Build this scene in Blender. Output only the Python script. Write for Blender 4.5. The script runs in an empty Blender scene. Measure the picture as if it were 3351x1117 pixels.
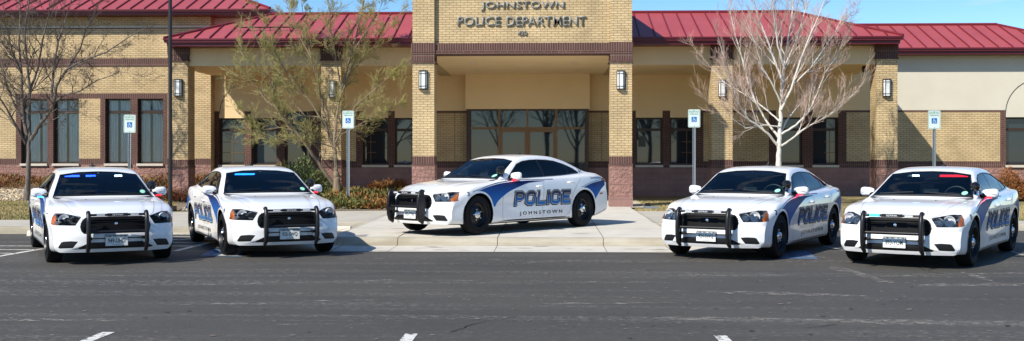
import bpy, bmesh, math, random
import numpy as np
from mathutils import Vector, Matrix, Euler
from mathutils.bvhtree import BVHTree
random.seed(7)
# ---------------------------------------------------------------- camera, sky, sun, exposure
SC = bpy.context.scene
COL = SC.collection
F, CXP, VH, CAMH = 3488.0, 1675.5, 519.7, 1.533      # focal length, centre column, horizon row (photo pixels), eye height
PSI = math.radians(1.92)                              # the lens looks 1.9 degrees left of the facade normal
cd = bpy.data.cameras.new('camera'); cam = bpy.data.objects.new('camera', cd); COL.objects.link(cam)
cd.sensor_width = 36.0; cd.lens = 36.0*F/3351.0
cd.shift_y = -(558.5-VH)/3351.0
cd.clip_start = 0.1; cd.clip_end = 2000
cam.location = (0, 0, CAMH); cam.rotation_euler = (math.pi/2, 0, PSI)
SC.camera = cam
SUNV = Vector((-0.79, -0.86, 1.02)).normalized()
wd = bpy.data.worlds.new('World'); SC.world = wd; wd.use_nodes = True
wn = wd.node_tree; wn.nodes.clear()
wo = wn.nodes.new('ShaderNodeOutputWorld'); wb = wn.nodes.new('ShaderNodeBackground')
sk = wn.nodes.new('ShaderNodeTexSky'); sk.sky_type = 'NISHITA'; sk.sun_disc = False
sk.sun_elevation = math.asin(SUNV.z); sk.sun_rotation = math.atan2(SUNV.x, SUNV.y)
sk.air_density = 1.0; sk.dust_density = 0.15; sk.ozone_density = 3.0; sk.altitude = 1500
tc = wn.nodes.new('ShaderNodeTexCoord'); mp = wn.nodes.new('ShaderNodeMapping'); mp.inputs['Scale'].default_value = (1.0, 1.0, 4.2)
mp.inputs['Location'].default_value = (0.62, 0.1, 0.2)
nz = wn.nodes.new('ShaderNodeTexNoise'); nz.inputs['Scale'].default_value = 3.1; nz.inputs['Detail'].default_value = 7; nz.inputs['Roughness'].default_value = 0.6
rp = wn.nodes.new('ShaderNodeValToRGB'); rp.color_ramp.elements[0].position = 0.59; rp.color_ramp.elements[1].position = 0.82
mx = wn.nodes.new('ShaderNodeMixRGB'); mx.inputs[2].default_value = (4.6, 4.8, 5.1, 1)
wn.links.new(tc.outputs['Generated'], mp.inputs['Vector']); wn.links.new(mp.outputs[0], nz.inputs['Vector'])
wn.links.new(nz.outputs[0], rp.inputs[0]); wn.links.new(rp.outputs[0], mx.inputs[0]); wn.links.new(sk.outputs[0], mx.inputs[1])
hs = wn.nodes.new('ShaderNodeHueSaturation'); hs.inputs['Saturation'].default_value = 1.22; hs.inputs['Value'].default_value = .89; wn.links.new(sk.outputs[0], hs.inputs['Color']); wn.links.new(hs.outputs[0], mx.inputs[1])
wn.links.new(mx.outputs[0], wb.inputs[0]); wb.inputs[1].default_value = 0.128
wn.links.new(wb.outputs[0], wo.inputs[0])
sl = bpy.data.lights.new('sun', 'SUN'); sl.energy = 4.2; sl.angle = math.radians(0.53); sl.color = (1.0, 0.935, 0.83)
sun = bpy.data.objects.new('sun', sl); COL.objects.link(sun); sun.rotation_euler = SUNV.to_track_quat('Z', 'Y').to_euler(); sun.location = (-20, -20, 30)
SC.view_settings.view_transform = 'Standard'; SC.view_settings.look = 'None'; SC.view_settings.gamma = 1.0
SC.view_settings.use_curve_mapping = False
SC.view_settings.exposure = 0.55
SC.cycles.max_bounces = 8; SC.cycles.diffuse_bounces = 6; SC.cycles.transparent_max_bounces = 16; SC.cycles.caustics_reflective = False; SC.cycles.caustics_refractive = False
SC.cycles.use_denoising = True

def W(u, v, Y):
    """photo pixel -> (x, z) on the plane y = Y of the building's frame (metres)"""
    a = (u-CXP)/F; c, s = math.cos(PSI), math.sin(PSI)
    t = Y/(a*s+c)
    return t*(a*c-s), CAMH+t*(VH-v)/F
def X_(u, Y): return W(u, 0, Y)[0]
def Z_(v, Y, u=1675): return W(u, v, Y)[1]
def G(u, v, z=0.0):
    c, s = math.cos(PSI), math.sin(PSI)
    d = (CAMH-z)*F/(v-VH); a = (u-CXP)/F
    return Vector((d*(a*c-s), d*(a*s+c), z))

# ---------------------------------------------------------------- materials
M = {}
def mat(name, col=(.5,.5,.5), rough=.6, metal=0.0, ior=1.45, coat=0.0, emit=None, es=0.0, spec=None):
    m = bpy.data.materials.new(name); m.use_nodes = True
    b = m.node_tree.nodes['Principled BSDF']
    b.inputs['Base Color'].default_value = (*col, 1); b.inputs['Roughness'].default_value = rough
    b.inputs['Metallic'].default_value = metal; b.inputs['IOR'].default_value = ior
    b.inputs['Coat Weight'].default_value = coat; b.inputs['Coat Roughness'].default_value = .03
    if spec is not None: b.inputs['Specular IOR Level'].default_value = spec
    if emit: b.inputs['Emission Color'].default_value = (*emit, 1); b.inputs['Emission Strength'].default_value = es
    if emit: m.cycles.emission_sampling = 'NONE'
    M[name] = m; return m
def nodes(m): return m.node_tree.nodes, m.node_tree.links, m.node_tree.nodes['Principled BSDF']
def ramp(n, stops):
    r = n.new('ShaderNodeValToRGB'); e = r.color_ramp.elements
    while len(e) < len(stops): e.new(0.5)
    for k, (p, c) in enumerate(stops):
        e[k].position = p; e[k].color = (*c, 1) if len(c) == 3 else c
    return r
def noise(n, l, vec, scale, detail=4, rough=.55, sc=None):
    t = n.new('ShaderNodeTexNoise'); t.inputs['Scale'].default_value = scale; t.inputs['Detail'].default_value = detail; t.inputs['Roughness'].default_value = rough
    if sc:
        mp = n.new('ShaderNodeMapping'); mp.inputs['Scale'].default_value = sc; l.new(vec, mp.inputs['Vector']); vec = mp.outputs[0]
    l.new(vec, t.inputs['Vector']); return t
def bump(n, l, b, h, strength=.4, dist=.01):
    bp = n.new('ShaderNodeBump'); bp.inputs['Strength'].default_value = strength; bp.inputs['Distance'].default_value = dist
    l.new(h, bp.inputs['Height']); l.new(bp.outputs[0], b.inputs['Normal'])
def brickmat(name, c1, c2, mortar, bw, rh, ms=.009, offset=.5, tint=.25, rough=.85, bstr=.5, rocky=False):
    m = mat(name, c1, rough); n, l, b = nodes(m)
    uv = n.new('ShaderNodeTexCoord').outputs['UV']
    br = n.new('ShaderNodeTexBrick'); br.offset = offset; br.inputs['Scale'].default_value = 1.0
    br.inputs['Brick Width'].default_value = bw; br.inputs['Row Height'].default_value = rh; br.inputs['Mortar Size'].default_value = ms
    br.inputs['Mortar Smooth'].default_value = .1; br.inputs['Bias'].default_value = -.1
    br.inputs['Color1'].default_value = (*c1, 1); br.inputs['Color2'].default_value = (*c2, 1); br.inputs['Mortar'].default_value = (*mortar, 1)
    l.new(uv, br.inputs['Vector'])
    nt = noise(n, l, uv, 1.3, 5, .6); nf = noise(n, l, uv, 38, 4, .6)
    r1 = ramp(n, [(.3, (1-tint,)*3), (.7, (1+tint*.4,)*3)]); l.new(nt.outputs[0], r1.inputs[0])
    r2 = ramp(n, [(.3, (.86,)*3), (.7, (1.08,)*3)]); l.new(nf.outputs[0], r2.inputs[0])
    a = n.new('ShaderNodeMixRGB'); a.blend_type = 'MULTIPLY'; a.inputs[0].default_value = 1; l.new(br.outputs['Color'], a.inputs[1]); l.new(r1.outputs[0], a.inputs[2])
    c = n.new('ShaderNodeMixRGB'); c.blend_type = 'MULTIPLY'; c.inputs[0].default_value = 1; l.new(a.outputs[0], c.inputs[1]); l.new(r2.outputs[0], c.inputs[2])
    l.new(c.outputs[0], b.inputs['Base Color'])
    inv = n.new('ShaderNodeMath'); inv.operation = 'SUBTRACT'; inv.inputs[0].default_value = 1; l.new(br.outputs['Fac'], inv.inputs[1])
    if rocky:
        rn = noise(n, l, uv, 11, 5, .6); mu = n.new('ShaderNodeMath'); mu.operation = 'MULTIPLY'
        l.new(inv.outputs[0], mu.inputs[0]); l.new(rn.outputs[0], mu.inputs[1]); bump(n, l, b, mu.outputs[0], 1.0, .09)
    else: bump(n, l, b, inv.outputs[0], bstr, .008)
    return m
brickmat('tan_brick', (.66,.50,.275), (.57,.42,.22), (.30,.22,.125), .2032, .0677, .0085)
brickmat('brown_brick', (.105,.048,.038), (.085,.038,.032), (.20,.13,.10), .2032, .0677, .007)
brickmat('soldier_brick', (.105,.048,.038), (.085,.038,.032), (.24,.16,.13), .0677, .44, .007, offset=0)
brickmat('rock_face_block', (.39,.215,.175), (.34,.185,.15), (.25,.15,.12), .405, .203, .008, rocky=True)
brickmat('smooth_block', (.33,.19,.16), (.30,.17,.145), (.22,.13,.11), .405, .203, .006, bstr=.3)
def mottled(name, c1, c2, scale=6, rough=.85, bs=.3, bd=.004, bscale=90, sc=None):
    m = mat(name, c1, rough); n, l, b = nodes(m); ob = n.new('ShaderNodeTexCoord').outputs['Object']
    t = noise(n, l, ob, scale, 6, .6, sc); r = ramp(n, [(.32, c1), (.68, c2)]); l.new(t.outputs[0], r.inputs[0]); l.new(r.outputs[0], b.inputs['Base Color'])
    t2 = noise(n, l, ob, bscale, 3, .6); bump(n, l, b, t2.outputs[0], bs, bd); return m
mottled('stucco', (.78,.59,.335), (.82,.63,.365), 1.2, .9, .35, .006, 60)  # warmed and brightened to carry the bounced light under the roofs
mottled('sunlit_stucco', (.60,.56,.455), (.64,.60,.49), 1.2, .9, .35, .006, 60)  # the same stucco in the paler tone it has in the sun
mottled('precast', (.55,.50,.42), (.62,.57,.48), 5)
mottled('roof_red', (.345,.066,.070), (.40,.082,.086), .8, .42, .1, .002, 30)
mat('roof_seam', (.17,.020,.028), .4)
mat('maroon_metal', (.115,.012,.018), .38)
mat('dark_bronze', (.035,.025,.020), .4, .3)
mat('bronze_frame', (.060,.036,.024), .4, .3)
mat('tan_frame', (.20,.115,.05), .45, .3)
mat('letter_metal', (.27,.27,.24), .5, .1)
mat('lantern_frame', (.015,.015,.016), .4, .3)
mat('lantern_glass', (.78,.80,.78), .35)
mat('pole_black', (.022,.018,.018), .45)
mat('dark_pane', (.014,.024,.034), .02, ior=1.6)
mat('blind', (.84,.90,.88), .8)
mat('blind_gap', (.10,.12,.12), .8)
def glassmat(name, tint, ior=1.6, rough=.01):
    m = bpy.data.materials.new(name); m.use_nodes = True; n, l = m.node_tree.nodes, m.node_tree.links; n.clear()
    o = n.new('ShaderNodeOutputMaterial'); t = n.new('ShaderNodeBsdfTransparent'); g = n.new('ShaderNodeBsdfGlossy'); f = n.new('ShaderNodeFresnel'); x = n.new('ShaderNodeMixShader')
    t.inputs[0].default_value = (*tint, 1); g.inputs['Roughness'].default_value = rough; f.inputs[0].default_value = ior
    l.new(f.outputs[0], x.inputs[0]); l.new(t.outputs[0], x.inputs[1]); l.new(g.outputs[0], x.inputs[2]); l.new(x.outputs[0], o.inputs[0]); M[name] = m; return m
glassmat('window_glass', (.90,.96,.96), 1.6)
glassmat('car_glass', (.42,.52,.56), 1.62)
glassmat('tinted_car_glass', (.10,.12,.13), 1.55)
glassmat('lens_glass', (.95,.97,.98), 1.28)
# car
m = mat('white_paint', (.86,.87,.875), .32, coat=.9); n, l, b = nodes(m)
mat('black_plastic', (.009,.009,.010), .42)
mat('gloss_black', (.010,.010,.011), .18)
mat('tyre', (.008,.008,.009), .8, spec=.25)
mat('steel_black', (.010,.010,.011), .4, .3)
mat('chrome', (.75,.76,.78), .12, 1.0)
mat('lamp_silver', (.78,.80,.82), .30, .25)
mat('led_red_small', (.9,.02,.05), .3, emit=(1.0,.01,.02), es=2.2)
mat('lamp_dark', (.10,.10,.105), .4)
mat('lamp_bulb', (.8,.82,.85), .08, .4)
mat('amber', (.62,.15,.02), .3, coat=.4)
mat('grille_black', (.004,.004,.005), .6, spec=.2)
mat('red_lens', (.35,.02,.015), .25, coat=.6)
mat('interior', (.030,.032,.036), .85)
mat('dash', (.060,.066,.070), .75)
mat('seam', (.16,.17,.18), .6)
mat('decal_black', (.014,.014,.018), .4)
mat('decal_white', (.80,.81,.82), .35)
mat('decal_silver', (.42,.45,.48), .35)
mat('decal_navy', (.012,.022,.085), .35)
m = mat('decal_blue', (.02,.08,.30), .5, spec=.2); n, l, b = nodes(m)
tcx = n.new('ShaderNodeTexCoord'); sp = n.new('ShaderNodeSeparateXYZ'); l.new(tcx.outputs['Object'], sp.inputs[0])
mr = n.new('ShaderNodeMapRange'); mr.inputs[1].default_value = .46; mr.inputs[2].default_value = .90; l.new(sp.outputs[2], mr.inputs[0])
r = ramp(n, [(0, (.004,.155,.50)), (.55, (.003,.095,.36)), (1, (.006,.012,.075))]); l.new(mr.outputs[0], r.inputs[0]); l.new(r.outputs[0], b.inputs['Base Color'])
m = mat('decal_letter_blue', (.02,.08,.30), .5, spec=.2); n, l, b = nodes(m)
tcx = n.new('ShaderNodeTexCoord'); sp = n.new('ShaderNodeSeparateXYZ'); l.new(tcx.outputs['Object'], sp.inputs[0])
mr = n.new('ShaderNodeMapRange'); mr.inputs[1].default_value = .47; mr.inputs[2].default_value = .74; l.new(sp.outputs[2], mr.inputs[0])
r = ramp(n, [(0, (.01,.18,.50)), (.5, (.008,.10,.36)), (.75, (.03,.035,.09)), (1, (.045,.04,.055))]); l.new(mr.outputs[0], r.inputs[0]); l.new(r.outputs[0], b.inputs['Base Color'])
mat('plate_white', (.80,.82,.80), .4)
mat('plate_green', (.004,.035,.022), .5)
mat('sticker', (.35,.75,.55), .5)
mat('led_blue', (.02,.15,.9), .3, emit=(.02,.07,1.0), es=9)
mat('led_blue_soft', (.02,.3,.9), .3, emit=(.02,.25,1.0), es=5)
mat('led_red', (.9,.02,.05), .3, emit=(1.0,.008,.02), es=4.5)
mat('led_white', (.8,.9,.9), .3, emit=(.8,.95,1.0), es=5)
mat('led_off', (.35,.40,.40), .3)
# site
def asphalt():
    m = mat('asphalt', (.07,.07,.073), .82); n, l, b = nodes(m); ob = n.new('ShaderNodeTexCoord').outputs['Object']
    f = noise(n, l, ob, 48, 6, .82); r = ramp(n, [(.28, (.038,.035,.030)), (.58, (.075,.070,.061)), (.74, (.22,.20,.17))]); l.new(f.outputs[0], r.inputs[0])
    g = noise(n, l, ob, .55, 5, .6, (.5, 1, 1)); rg = ramp(n, [(.3, (.80,.80,.80)), (.7, (1.16,1.15,1.13))]); l.new(g.outputs[0], rg.inputs[0])
    a = n.new('ShaderNodeMixRGB'); a.blend_type = 'MULTIPLY'; a.inputs[0].default_value = 1; l.new(r.outputs[0], a.inputs[1]); l.new(rg.outputs[0], a.inputs[2])
    # worn streaks of exposed aggregate along the drive lane
    s = noise(n, l, ob, 1.0, 5, .6, (.09, 2.4, 1)); rs = ramp(n, [(.50, (.10,.10,.10)), (.66, (1,1,1))]); l.new(s.outputs[0], rs.inputs[0])
    s2 = noise(n, l, ob, 26, 4, .75, (.40, 1, 1)); r2 = ramp(n, [(.50, (0,0,0)), (.62, (1,1,1))]); l.new(s2.outputs[0], r2.inputs[0])
    mu = n.new('ShaderNodeMath'); mu.operation = 'MULTIPLY'; l.new(rs.outputs[0], mu.inputs[0]); l.new(r2.outputs[0], mu.inputs[1])
    mu2 = n.new('ShaderNodeMath'); mu2.operation = 'MULTIPLY'; mu2.inputs[1].default_value = .85; l.new(mu.outputs[0], mu2.inputs[0])
    c = n.new('ShaderNodeMixRGB'); l.new(mu2.outputs[0], c.inputs[0]); l.new(a.outputs[0], c.inputs[1]); c.inputs[2].default_value = (.26,.245,.22,1)
    # fine single stones, pale and reddish
    v = n.new('ShaderNodeTexVoronoi'); v.inputs['Scale'].default_value = 9; mp = n.new('ShaderNodeMapping'); mp.inputs['Scale'].default_value = (.45,1,1); l.new(ob, mp.inputs[0]); l.new(mp.outputs[0], v.inputs['Vector'])
    rv = ramp(n, [(.055, (1,1,1)), (.09, (0,0,0))]); l.new(v.outputs['Distance'], rv.inputs[0])
    vc = noise(n, l, ob, .8, 2, .5); rvc = ramp(n, [(.50, (0,0,0)), (.60, (1,1,1))]); l.new(vc.outputs[0], rvc.inputs[0])
    mu3 = n.new('ShaderNodeMath'); mu3.operation = 'MULTIPLY'; l.new(rv.outputs[0], mu3.inputs[0]); l.new(rvc.outputs[0], mu3.inputs[1])
    d = n.new('ShaderNodeMixRGB'); l.new(mu3.outputs[0], d.inputs[0]); l.new(c.outputs[0], d.inputs[1]); d.inputs[2].default_value = (.36,.27,.21,1)
    l.new(d.outputs[0], b.inputs['Base Color'])
    bump(n, l, b, f.outputs[0], .5, .006)
asphalt()
m = mottled('concrete', (.43,.40,.33), (.52,.485,.41), 1.6, .88, .25, .003, 80)
n, l, b = nodes(m)
mottled('concrete_pale', (.54,.505,.425), (.64,.60,.515), 2.2, .88, .25, .003, 80)
mottled('concrete_kerb', (.32,.28,.205), (.46,.42,.335), 2.4, .88, .3, .004, 60, (.5, 1, 2.4))
mat('joint', (.10,.09,.075), .9)
def paint():
    m = mat('road_paint', (.70,.70,.66), .7); n, l, b = nodes(m); ob = n.new('ShaderNodeTexCoord').outputs['Object']
    t = noise(n, l, ob, 14, 5, .7); r = ramp(n, [(.40, (.09,.09,.09)), (.46, (.66,.65,.60))]); l.new(t.outputs[0], r.inputs[0]); l.new(r.outputs[0], b.inputs['Base Color'])
    m = mat('worn_paint', (.5,.5,.46), .7); n, l, b = nodes(m); ob = n.new('ShaderNodeTexCoord').outputs['Object']
    t = noise(n, l, ob, 9, 5, .7); r = ramp(n, [(.42, (.09,.09,.09)), (.56, (.42,.41,.37))]); l.new(t.outputs[0], r.inputs[0]); l.new(r.outputs[0], b.inputs['Base Color'])
paint()
def scuffmat():
    m = bpy.data.materials.new('scuff'); m.use_nodes = True; n, l = m.node_tree.nodes, m.node_tree.links; b = n['Principled BSDF']; o = n['Material Output']
    b.inputs['Base Color'].default_value = (.33,.30,.265,1); b.inputs['Roughness'].default_value = .85
    ob = n.new('ShaderNodeTexCoord').outputs['Object']; t = noise(n, l, ob, 16, 6, .8, (.35,1,1)); u = n.new('ShaderNodeTexCoord').outputs['UV']
    r = ramp(n, [(.50, (0,0,0)), (.60, (1,1,1))]); l.new(t.outputs[0], r.inputs[0])
    tr = n.new('ShaderNodeBsdfTransparent'); x = n.new('ShaderNodeMixShader'); l.new(r.outputs[0], x.inputs[0]); l.new(tr.outputs[0], x.inputs[1]); l.new(b.outputs[0], x.inputs[2]); l.new(x.outputs[0], o.inputs[0]); M['scuff'] = m
scuffmat()
mat('stain', (.16,.14,.11), .9)
mat('crack', (.012,.011,.010), .9); mat('patch_tan', (.27,.19,.14), .85)
mottled('blue_paint', (.12,.20,.34), (.06,.10,.18), 8, .7)
mottled('lawn_soil', (.33,.26,.12), (.17,.15,.06), 1.7, .95, .6, .02, 60)
mottled('bed_soil', (.30,.24,.17), (.16,.11,.07), 5, .95, .6, .02, 60)
mottled('far_ground', (.10,.095,.06), (.08,.075,.05), .2, .95)
mat('grass_straw', (.42,.34,.15), .8); mat('grass_green', (.14,.16,.045), .8); mat('grass_dry', (.30,.24,.10), .8)
mat('stone_tan', (.40,.30,.18), .85); mat('stone_white', (.56,.46,.31), .85); mat('stone_grey', (.30,.26,.21), .85)
mat('leaf_green', (.075,.105,.022), .7); mat('leaf_rust', (.23,.075,.022), .75); mat('leaf_olive', (.19,.15,.035), .75); mat('leaf_orange', (.32,.13,.035), .75)
mat('pine_green', (.085,.13,.045), .7); mat('pine_light', (.20,.23,.085), .7); mat('leaf_brown', (.12,.055,.035), .8)
mat('bud_green', (.26,.32,.05), .6); mat('bud_yellow', (.38,.38,.08), .6)
mottled('bark_grey', (.06,.045,.036), (.22,.19,.16), 7, .9, .6, .01, 40, (3,3,.6))
mottled('bark_tan', (.15,.115,.075), (.29,.23,.15), 7, .9, .6, .01, 40, (3,3,.6))
mottled('bark_white', (.55,.52,.46), (.72,.69,.63), 5, .85, .5, .01, 40, (2,2,3))
mat('twig_grey', (.10,.078,.062), .85); mat('twig_tan', (.33,.27,.13), .85); mat('twig_red', (.43,.31,.25), .8); mat('twig_pale', (.60,.54,.47), .85)
mat('galvanised', (.34,.37,.38), .45, .6)
mat('sign_white', (.62,.72,.68), .45); mat('sign_green', (.03,.20,.12), .45); mat('sign_blue', (.01,.14,.46), .4)

# ---------------------------------------------------------------- mesh helpers
class MB:
    """collects faces with materials; UVs are laid in metres from the face direction"""
    def __init__(s): s.v = []; s.f = []; s.m = []; s.mats = []
    def mi(s, m):
        if m not in s.mats: s.mats.append(m)
        return s.mats.index(m)
    def poly(s, pts, m):
        k = len(s.v); s.v += [tuple(p) for p in pts]; s.f.append(tuple(range(k, k+len(pts)))); s.m.append(s.mi(m))
    def box(s, x0, x1, y0, y1, z0, z1, m, skip=''):
        k = len(s.v)
        s.v += [(x0,y0,z0),(x1,y0,z0),(x1,y1,z0),(x0,y1,z0),(x0,y0,z1),(x1,y0,z1),(x1,y1,z1),(x0,y1,z1)]
        F_ = {'b':(3,2,1,0),'t':(4,5,6,7),'f':(0,1,5,4),'k':(2,3,7,6),'l':(3,0,4,7),'r':(1,2,6,5)}
        for c, q in F_.items():
            if c in skip: continue
            s.f.append(tuple(k+i for i in q)); s.m.append(s.mi(m))
    def bar(s, a, b, r, m, n=8, r2=None, cap=True):
        a, b = Vector(a), Vector(b); d = (b-a).normalized(); u = d.orthogonal().normalized(); w = d.cross(u); r2 = r if r2 is None else r2
        k = len(s.v)
        for q, rr in ((a, r), (b, r2)):
            for i in range(n):
                t = 2*math.pi*i/n; s.v.append(tuple(q+(u*math.cos(t)+w*math.sin(t))*rr))
        for i in range(n):
            j = (i+1) % n; s.f.append((k+i, k+j, k+n+j, k+n+i)); s.m.append(s.mi(m))
        if cap:
            s.f.append(tuple(k+n-1-i for i in range(n))); s.m.append(s.mi(m)); s.f.append(tuple(k+n+i for i in range(n))); s.m.append(s.mi(m))
    def tube(s, pts, rad, m, n=8, cap=True):
        pts = [Vector(p) for p in pts]; k = len(s.v); N = len(pts)
        if not hasattr(rad, '__len__'): rad = [rad]*N
        u = None
        for i, p in enumerate(pts):
            d = (pts[min(i+1, N-1)]-pts[max(i-1, 0)]).normalized()
            u = d.orthogonal().normalized() if u is None else (u-d*u.dot(d)).normalized()
            w = d.cross(u)
            for j in range(n):
                t = 2*math.pi*j/n; s.v.append(tuple(p+(u*math.cos(t)+w*math.sin(t))*rad[i]))
        mi = s.mi(m)
        for i in range(N-1):
            for j in range(n):
                j2 = (j+1) % n; s.f.append((k+i*n+j, k+i*n+j2, k+(i+1)*n+j2, k+(i+1)*n+j)); s.m.append(mi)
        if cap:
            s.f.append(tuple(k+n-1-i for i in range(n))); s.m.append(mi); s.f.append(tuple(k+(N-1)*n+i for i in range(n))); s.m.append(mi)
    def lathe(s, prof, m, origin=(0,0,0), axis='z', n=24, seg_m=None):
        k = len(s.v); o = Vector(origin)
        for r, h in prof:
            for j in range(n):
                t = 2*math.pi*j/n; c, q = r*math.cos(t), r*math.sin(t)
                p = (c, q, h) if axis == 'z' else ((c, h, q) if axis == 'y' else (h, c, q))
                s.v.append(tuple(o+Vector(p)))
        for i in range(len(prof)-1):
            for j in range(n):
                j2 = (j+1) % n; s.f.append((k+i*n+j, k+i*n+j2, k+(i+1)*n+j2, k+(i+1)*n+j)); s.m.append(s.mi(seg_m[i] if seg_m else m))
    def mesh(s, name, smooth=False, fix=False, doubles=False):
        me = bpy.data.meshes.new(name); me.from_pydata(s.v, [], s.f)
        for m in s.mats: me.materials.append(M[m])
        me.polygons.foreach_set('material_index', s.m)
        if fix or doubles:
            bm = bmesh.new(); bm.from_mesh(me)
            if doubles: bmesh.ops.remove_doubles(bm, verts=bm.verts, dist=1e-5)
            bmesh.ops.recalc_face_normals(bm, faces=bm.faces); bm.to_mesh(me); bm.free()
        uvl = me.uv_layers.new(name='uv').data; vs = me.vertices
        for p in me.polygons:
            nx, ny, nz_ = abs(p.normal.x), abs(p.normal.y), abs(p.normal.z)
            for li in p.loop_indices:
                c = vs[me.loops[li].vertex_index].co
                uvl[li].uv = (c.x, c.y) if nz_ > nx and nz_ > ny else ((c.y, c.z) if nx > ny else (c.x, c.z))
        if smooth: shade(me)
        me.update(); return me
def shade(me, ang=38):
    me.polygons.foreach_set('use_smooth', [True]*len(me.polygons))
    me.set_sharp_from_angle(angle=math.radians(ang))
def obj(name, me, parent=None, loc=None):
    o = bpy.data.objects.new(name, me); COL.objects.link(o); o.parent = parent
    if loc is not None: o.location = loc
    return o
def build(mb, name, parent=None, **kw): return obj(name, mb.mesh(name, **kw), parent)
def empty(name, loc=(0,0,0), rz=0.0):
    o = bpy.data.objects.new(name, None); COL.objects.link(o); o.location = loc; o.rotation_euler = (0,0,rz); o.empty_display_size = .3; return o
def tag(o, label=None, cat=None, group=None, kind=None):
    if label: o['label'] = label
    if cat: o['category'] = cat
    if group: o['group'] = group
    if kind: o['kind'] = kind
    return o
def text_mesh(body, size=1.0, offset=0.0, extrude=0.0, spacing=1.0, res=3, font_w=1.0):
    cu = bpy.data.curves.new('lettering', 'FONT'); cu.body = body; cu.size = size; cu.offset = offset; cu.extrude = extrude
    cu.space_character = spacing; cu.resolution_u = res; cu.align_x = 'CENTER'; cu.align_y = 'CENTER'
    o = bpy.data.objects.new('lettering', cu); COL.objects.link(o)
    dg = bpy.context.evaluated_depsgraph_get(); dg.update()
    me = bpy.data.meshes.new_from_object(o.evaluated_get(dg)); bpy.data.objects.remove(o); bpy.data.curves.remove(cu)
    co = np.empty(len(me.vertices)*3); me.vertices.foreach_get('co', co); co = co.reshape(-1, 3)
    co[:, 0] -= (co[:, 0].max()+co[:, 0].min())/2; co[:, 1] -= (co[:, 1].max()+co[:, 1].min())/2
    me.vertices.foreach_set('co', co.ravel()); me.update(); return me, co
def fit_text(body, w, h, offset=0.0, extrude=0.0, spacing=1.0, res=3):
    """text scaled to w x h, in its own xy plane, centred"""
    me, co = text_mesh(body, 1.0, offset, extrude, spacing, res)
    sx = w/(co[:,0].max()-co[:,0].min()); sy = h/(co[:,1].max()-co[:,1].min())
    co = co*np.array([sx, sy, 1]); me.vertices.foreach_set('co', co.ravel()); me.update(); return me
# ================================================================ SITE
YP, YC, YL, YB, YX = 29.6, 33.0, 36.9, 37.3, 36.7     # facade planes: portico, canopy pillars, left wing, back wall, porch box
ZS = 4.44                                             # soffit height
def sm(t): t = max(0.0, min(1.0, t)); return t*t*(3-2*t)
LEDGE = [(-60,23.7),(-11.0,23.7),(-10.2,26.6),(-9.3,27.5),(-3.85,28.3)]      # where the left lawn meets the walk
REDGE = [(2.25,28.3),(4.2,28.1),(6.5,25.0),(60,23.9)]                          # and the right one
def ground_z(x, y):
    L = x < -.8; E = LEDGE if L else REDGE
    d = max(0.0, y-float(np.interp(x, [p[0] for p in E], [p[1] for p in E])))
    return .15+.02*d+.03*max(0.0, d-6.5) if L else .15+.008*d
g = MB(); g.poly([(-400,-400,-.03),(400,-400,-.03),(400,500,-.03),(-400,500,-.03)], 'far_ground')
tag(build(g, 'ground'), kind='structure')
g = MB(); g.poly([(-60,-40,0),(60,-40,0),(60,24.2,0),(-60,24.2,0)], 'asphalt')
tag(build(g, 'parking_lot'), kind='structure')
PX0, PX1, PY0 = -3.85, 2.25, 18.62                    # the raised entrance slab between the parked cars
def strip(mb, line0, line1, z0, z1, m, n=1):
    for i in range(len(line0)-1):
        a, b = line0[i], line0[i+1]; c, d = line1[i+1], line1[i]
        mb.poly([(a[0],a[1],z0),(b[0],b[1],z0),(c[0],c[1],z1),(d[0],d[1],z1)], m)
# sidewalks with a rolled kerb edge
KL = [(-60,21.3),(-6.6,21.35),(-5.6,22.4),(-4.9,23.3),(PX0,23.4)]
KR = [(PX1,23.1),(60,22.6)]
def off(line, d): return [(x, y+d) for x, y in line]
def kerb(name, line, back, z=.15):
    k = MB()
    prof = [(0,0),(.012,.06),(.035,.115),(.08,.145),(.16,z)]
    for i in range(len(line)-1):
        for j in range(len(prof)-1):
            a, b = line[i], line[i+1]; (d0, z0), (d1, z1) = prof[j], prof[j+1]
            k.poly([(a[0],a[1]+d0,z0),(b[0],b[1]+d0,z0),(b[0],b[1]+d1,z1),(a[0],a[1]+d1,z1)], 'concrete_kerb')
    tag(build(k, name, smooth=True), kind='structure')
    w = MB(); strip(w, off(line, .16), back, z, z, 'concrete'); 
    return w
wl = kerb('kerb', KL, LEDGE)
tag(build(wl, 'sidewalk'), kind='structure')
wr = kerb('kerb', KR, [(PX1,28.4),(60,28.4)])
# the right sidewalk narrows towards the far right where the lawn comes forward
wr = MB(); RB = [(PX1,28.3),(4.2,28.1),(6.5,25.0),(60,23.9)]; RF = [(PX1,23.26),(4.2,23.24),(6.5,23.22),(60,22.76)]
strip(wr, RF, RB, .15, .15, 'concrete'); tag(build(wr, 'sidewalk'), kind='structure')
# entrance slab, sloping gently up to the doors
pl = MB()
pl.poly([(PX0,PY0+.16,.15),(PX1,PY0+.16,.15),(PX1,29.2,.20),(PX0,29.2,.20)], 'concrete_pale')
pl.poly([(PX0-.6,29.2,.20),(PX1+.5,29.2,.20),(PX1+.5,37.4,.26),(PX0-.6,37.4,.26)], 'concrete_pale')
tag(build(pl, 'entrance_slab'), kind='structure')
kp = MB(); prof = [(-1.18,.006),(-.06,.012),(0,.02),(.02,.075),(.05,.12),(.10,.143),(.16,.15)]
cuts = [PX0+.25]+[X_(u, 18.8) for u in (1305, 1629, 1973)]+[PX1-.2]
for a, b in zip(cuts[:-1], cuts[1:]):
    for j in range(len(prof)-1):
        (d0, z0), (d1, z1) = prof[j], prof[j+1]
        kp.poly([(a+.005,PY0+d0,z0),(b-.005,PY0+d0,z0),(b-.005,PY0+d1,z1),(a+.005,PY0+d1,z1)], 'concrete_kerb' if j else 'concrete_pale')
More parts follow.
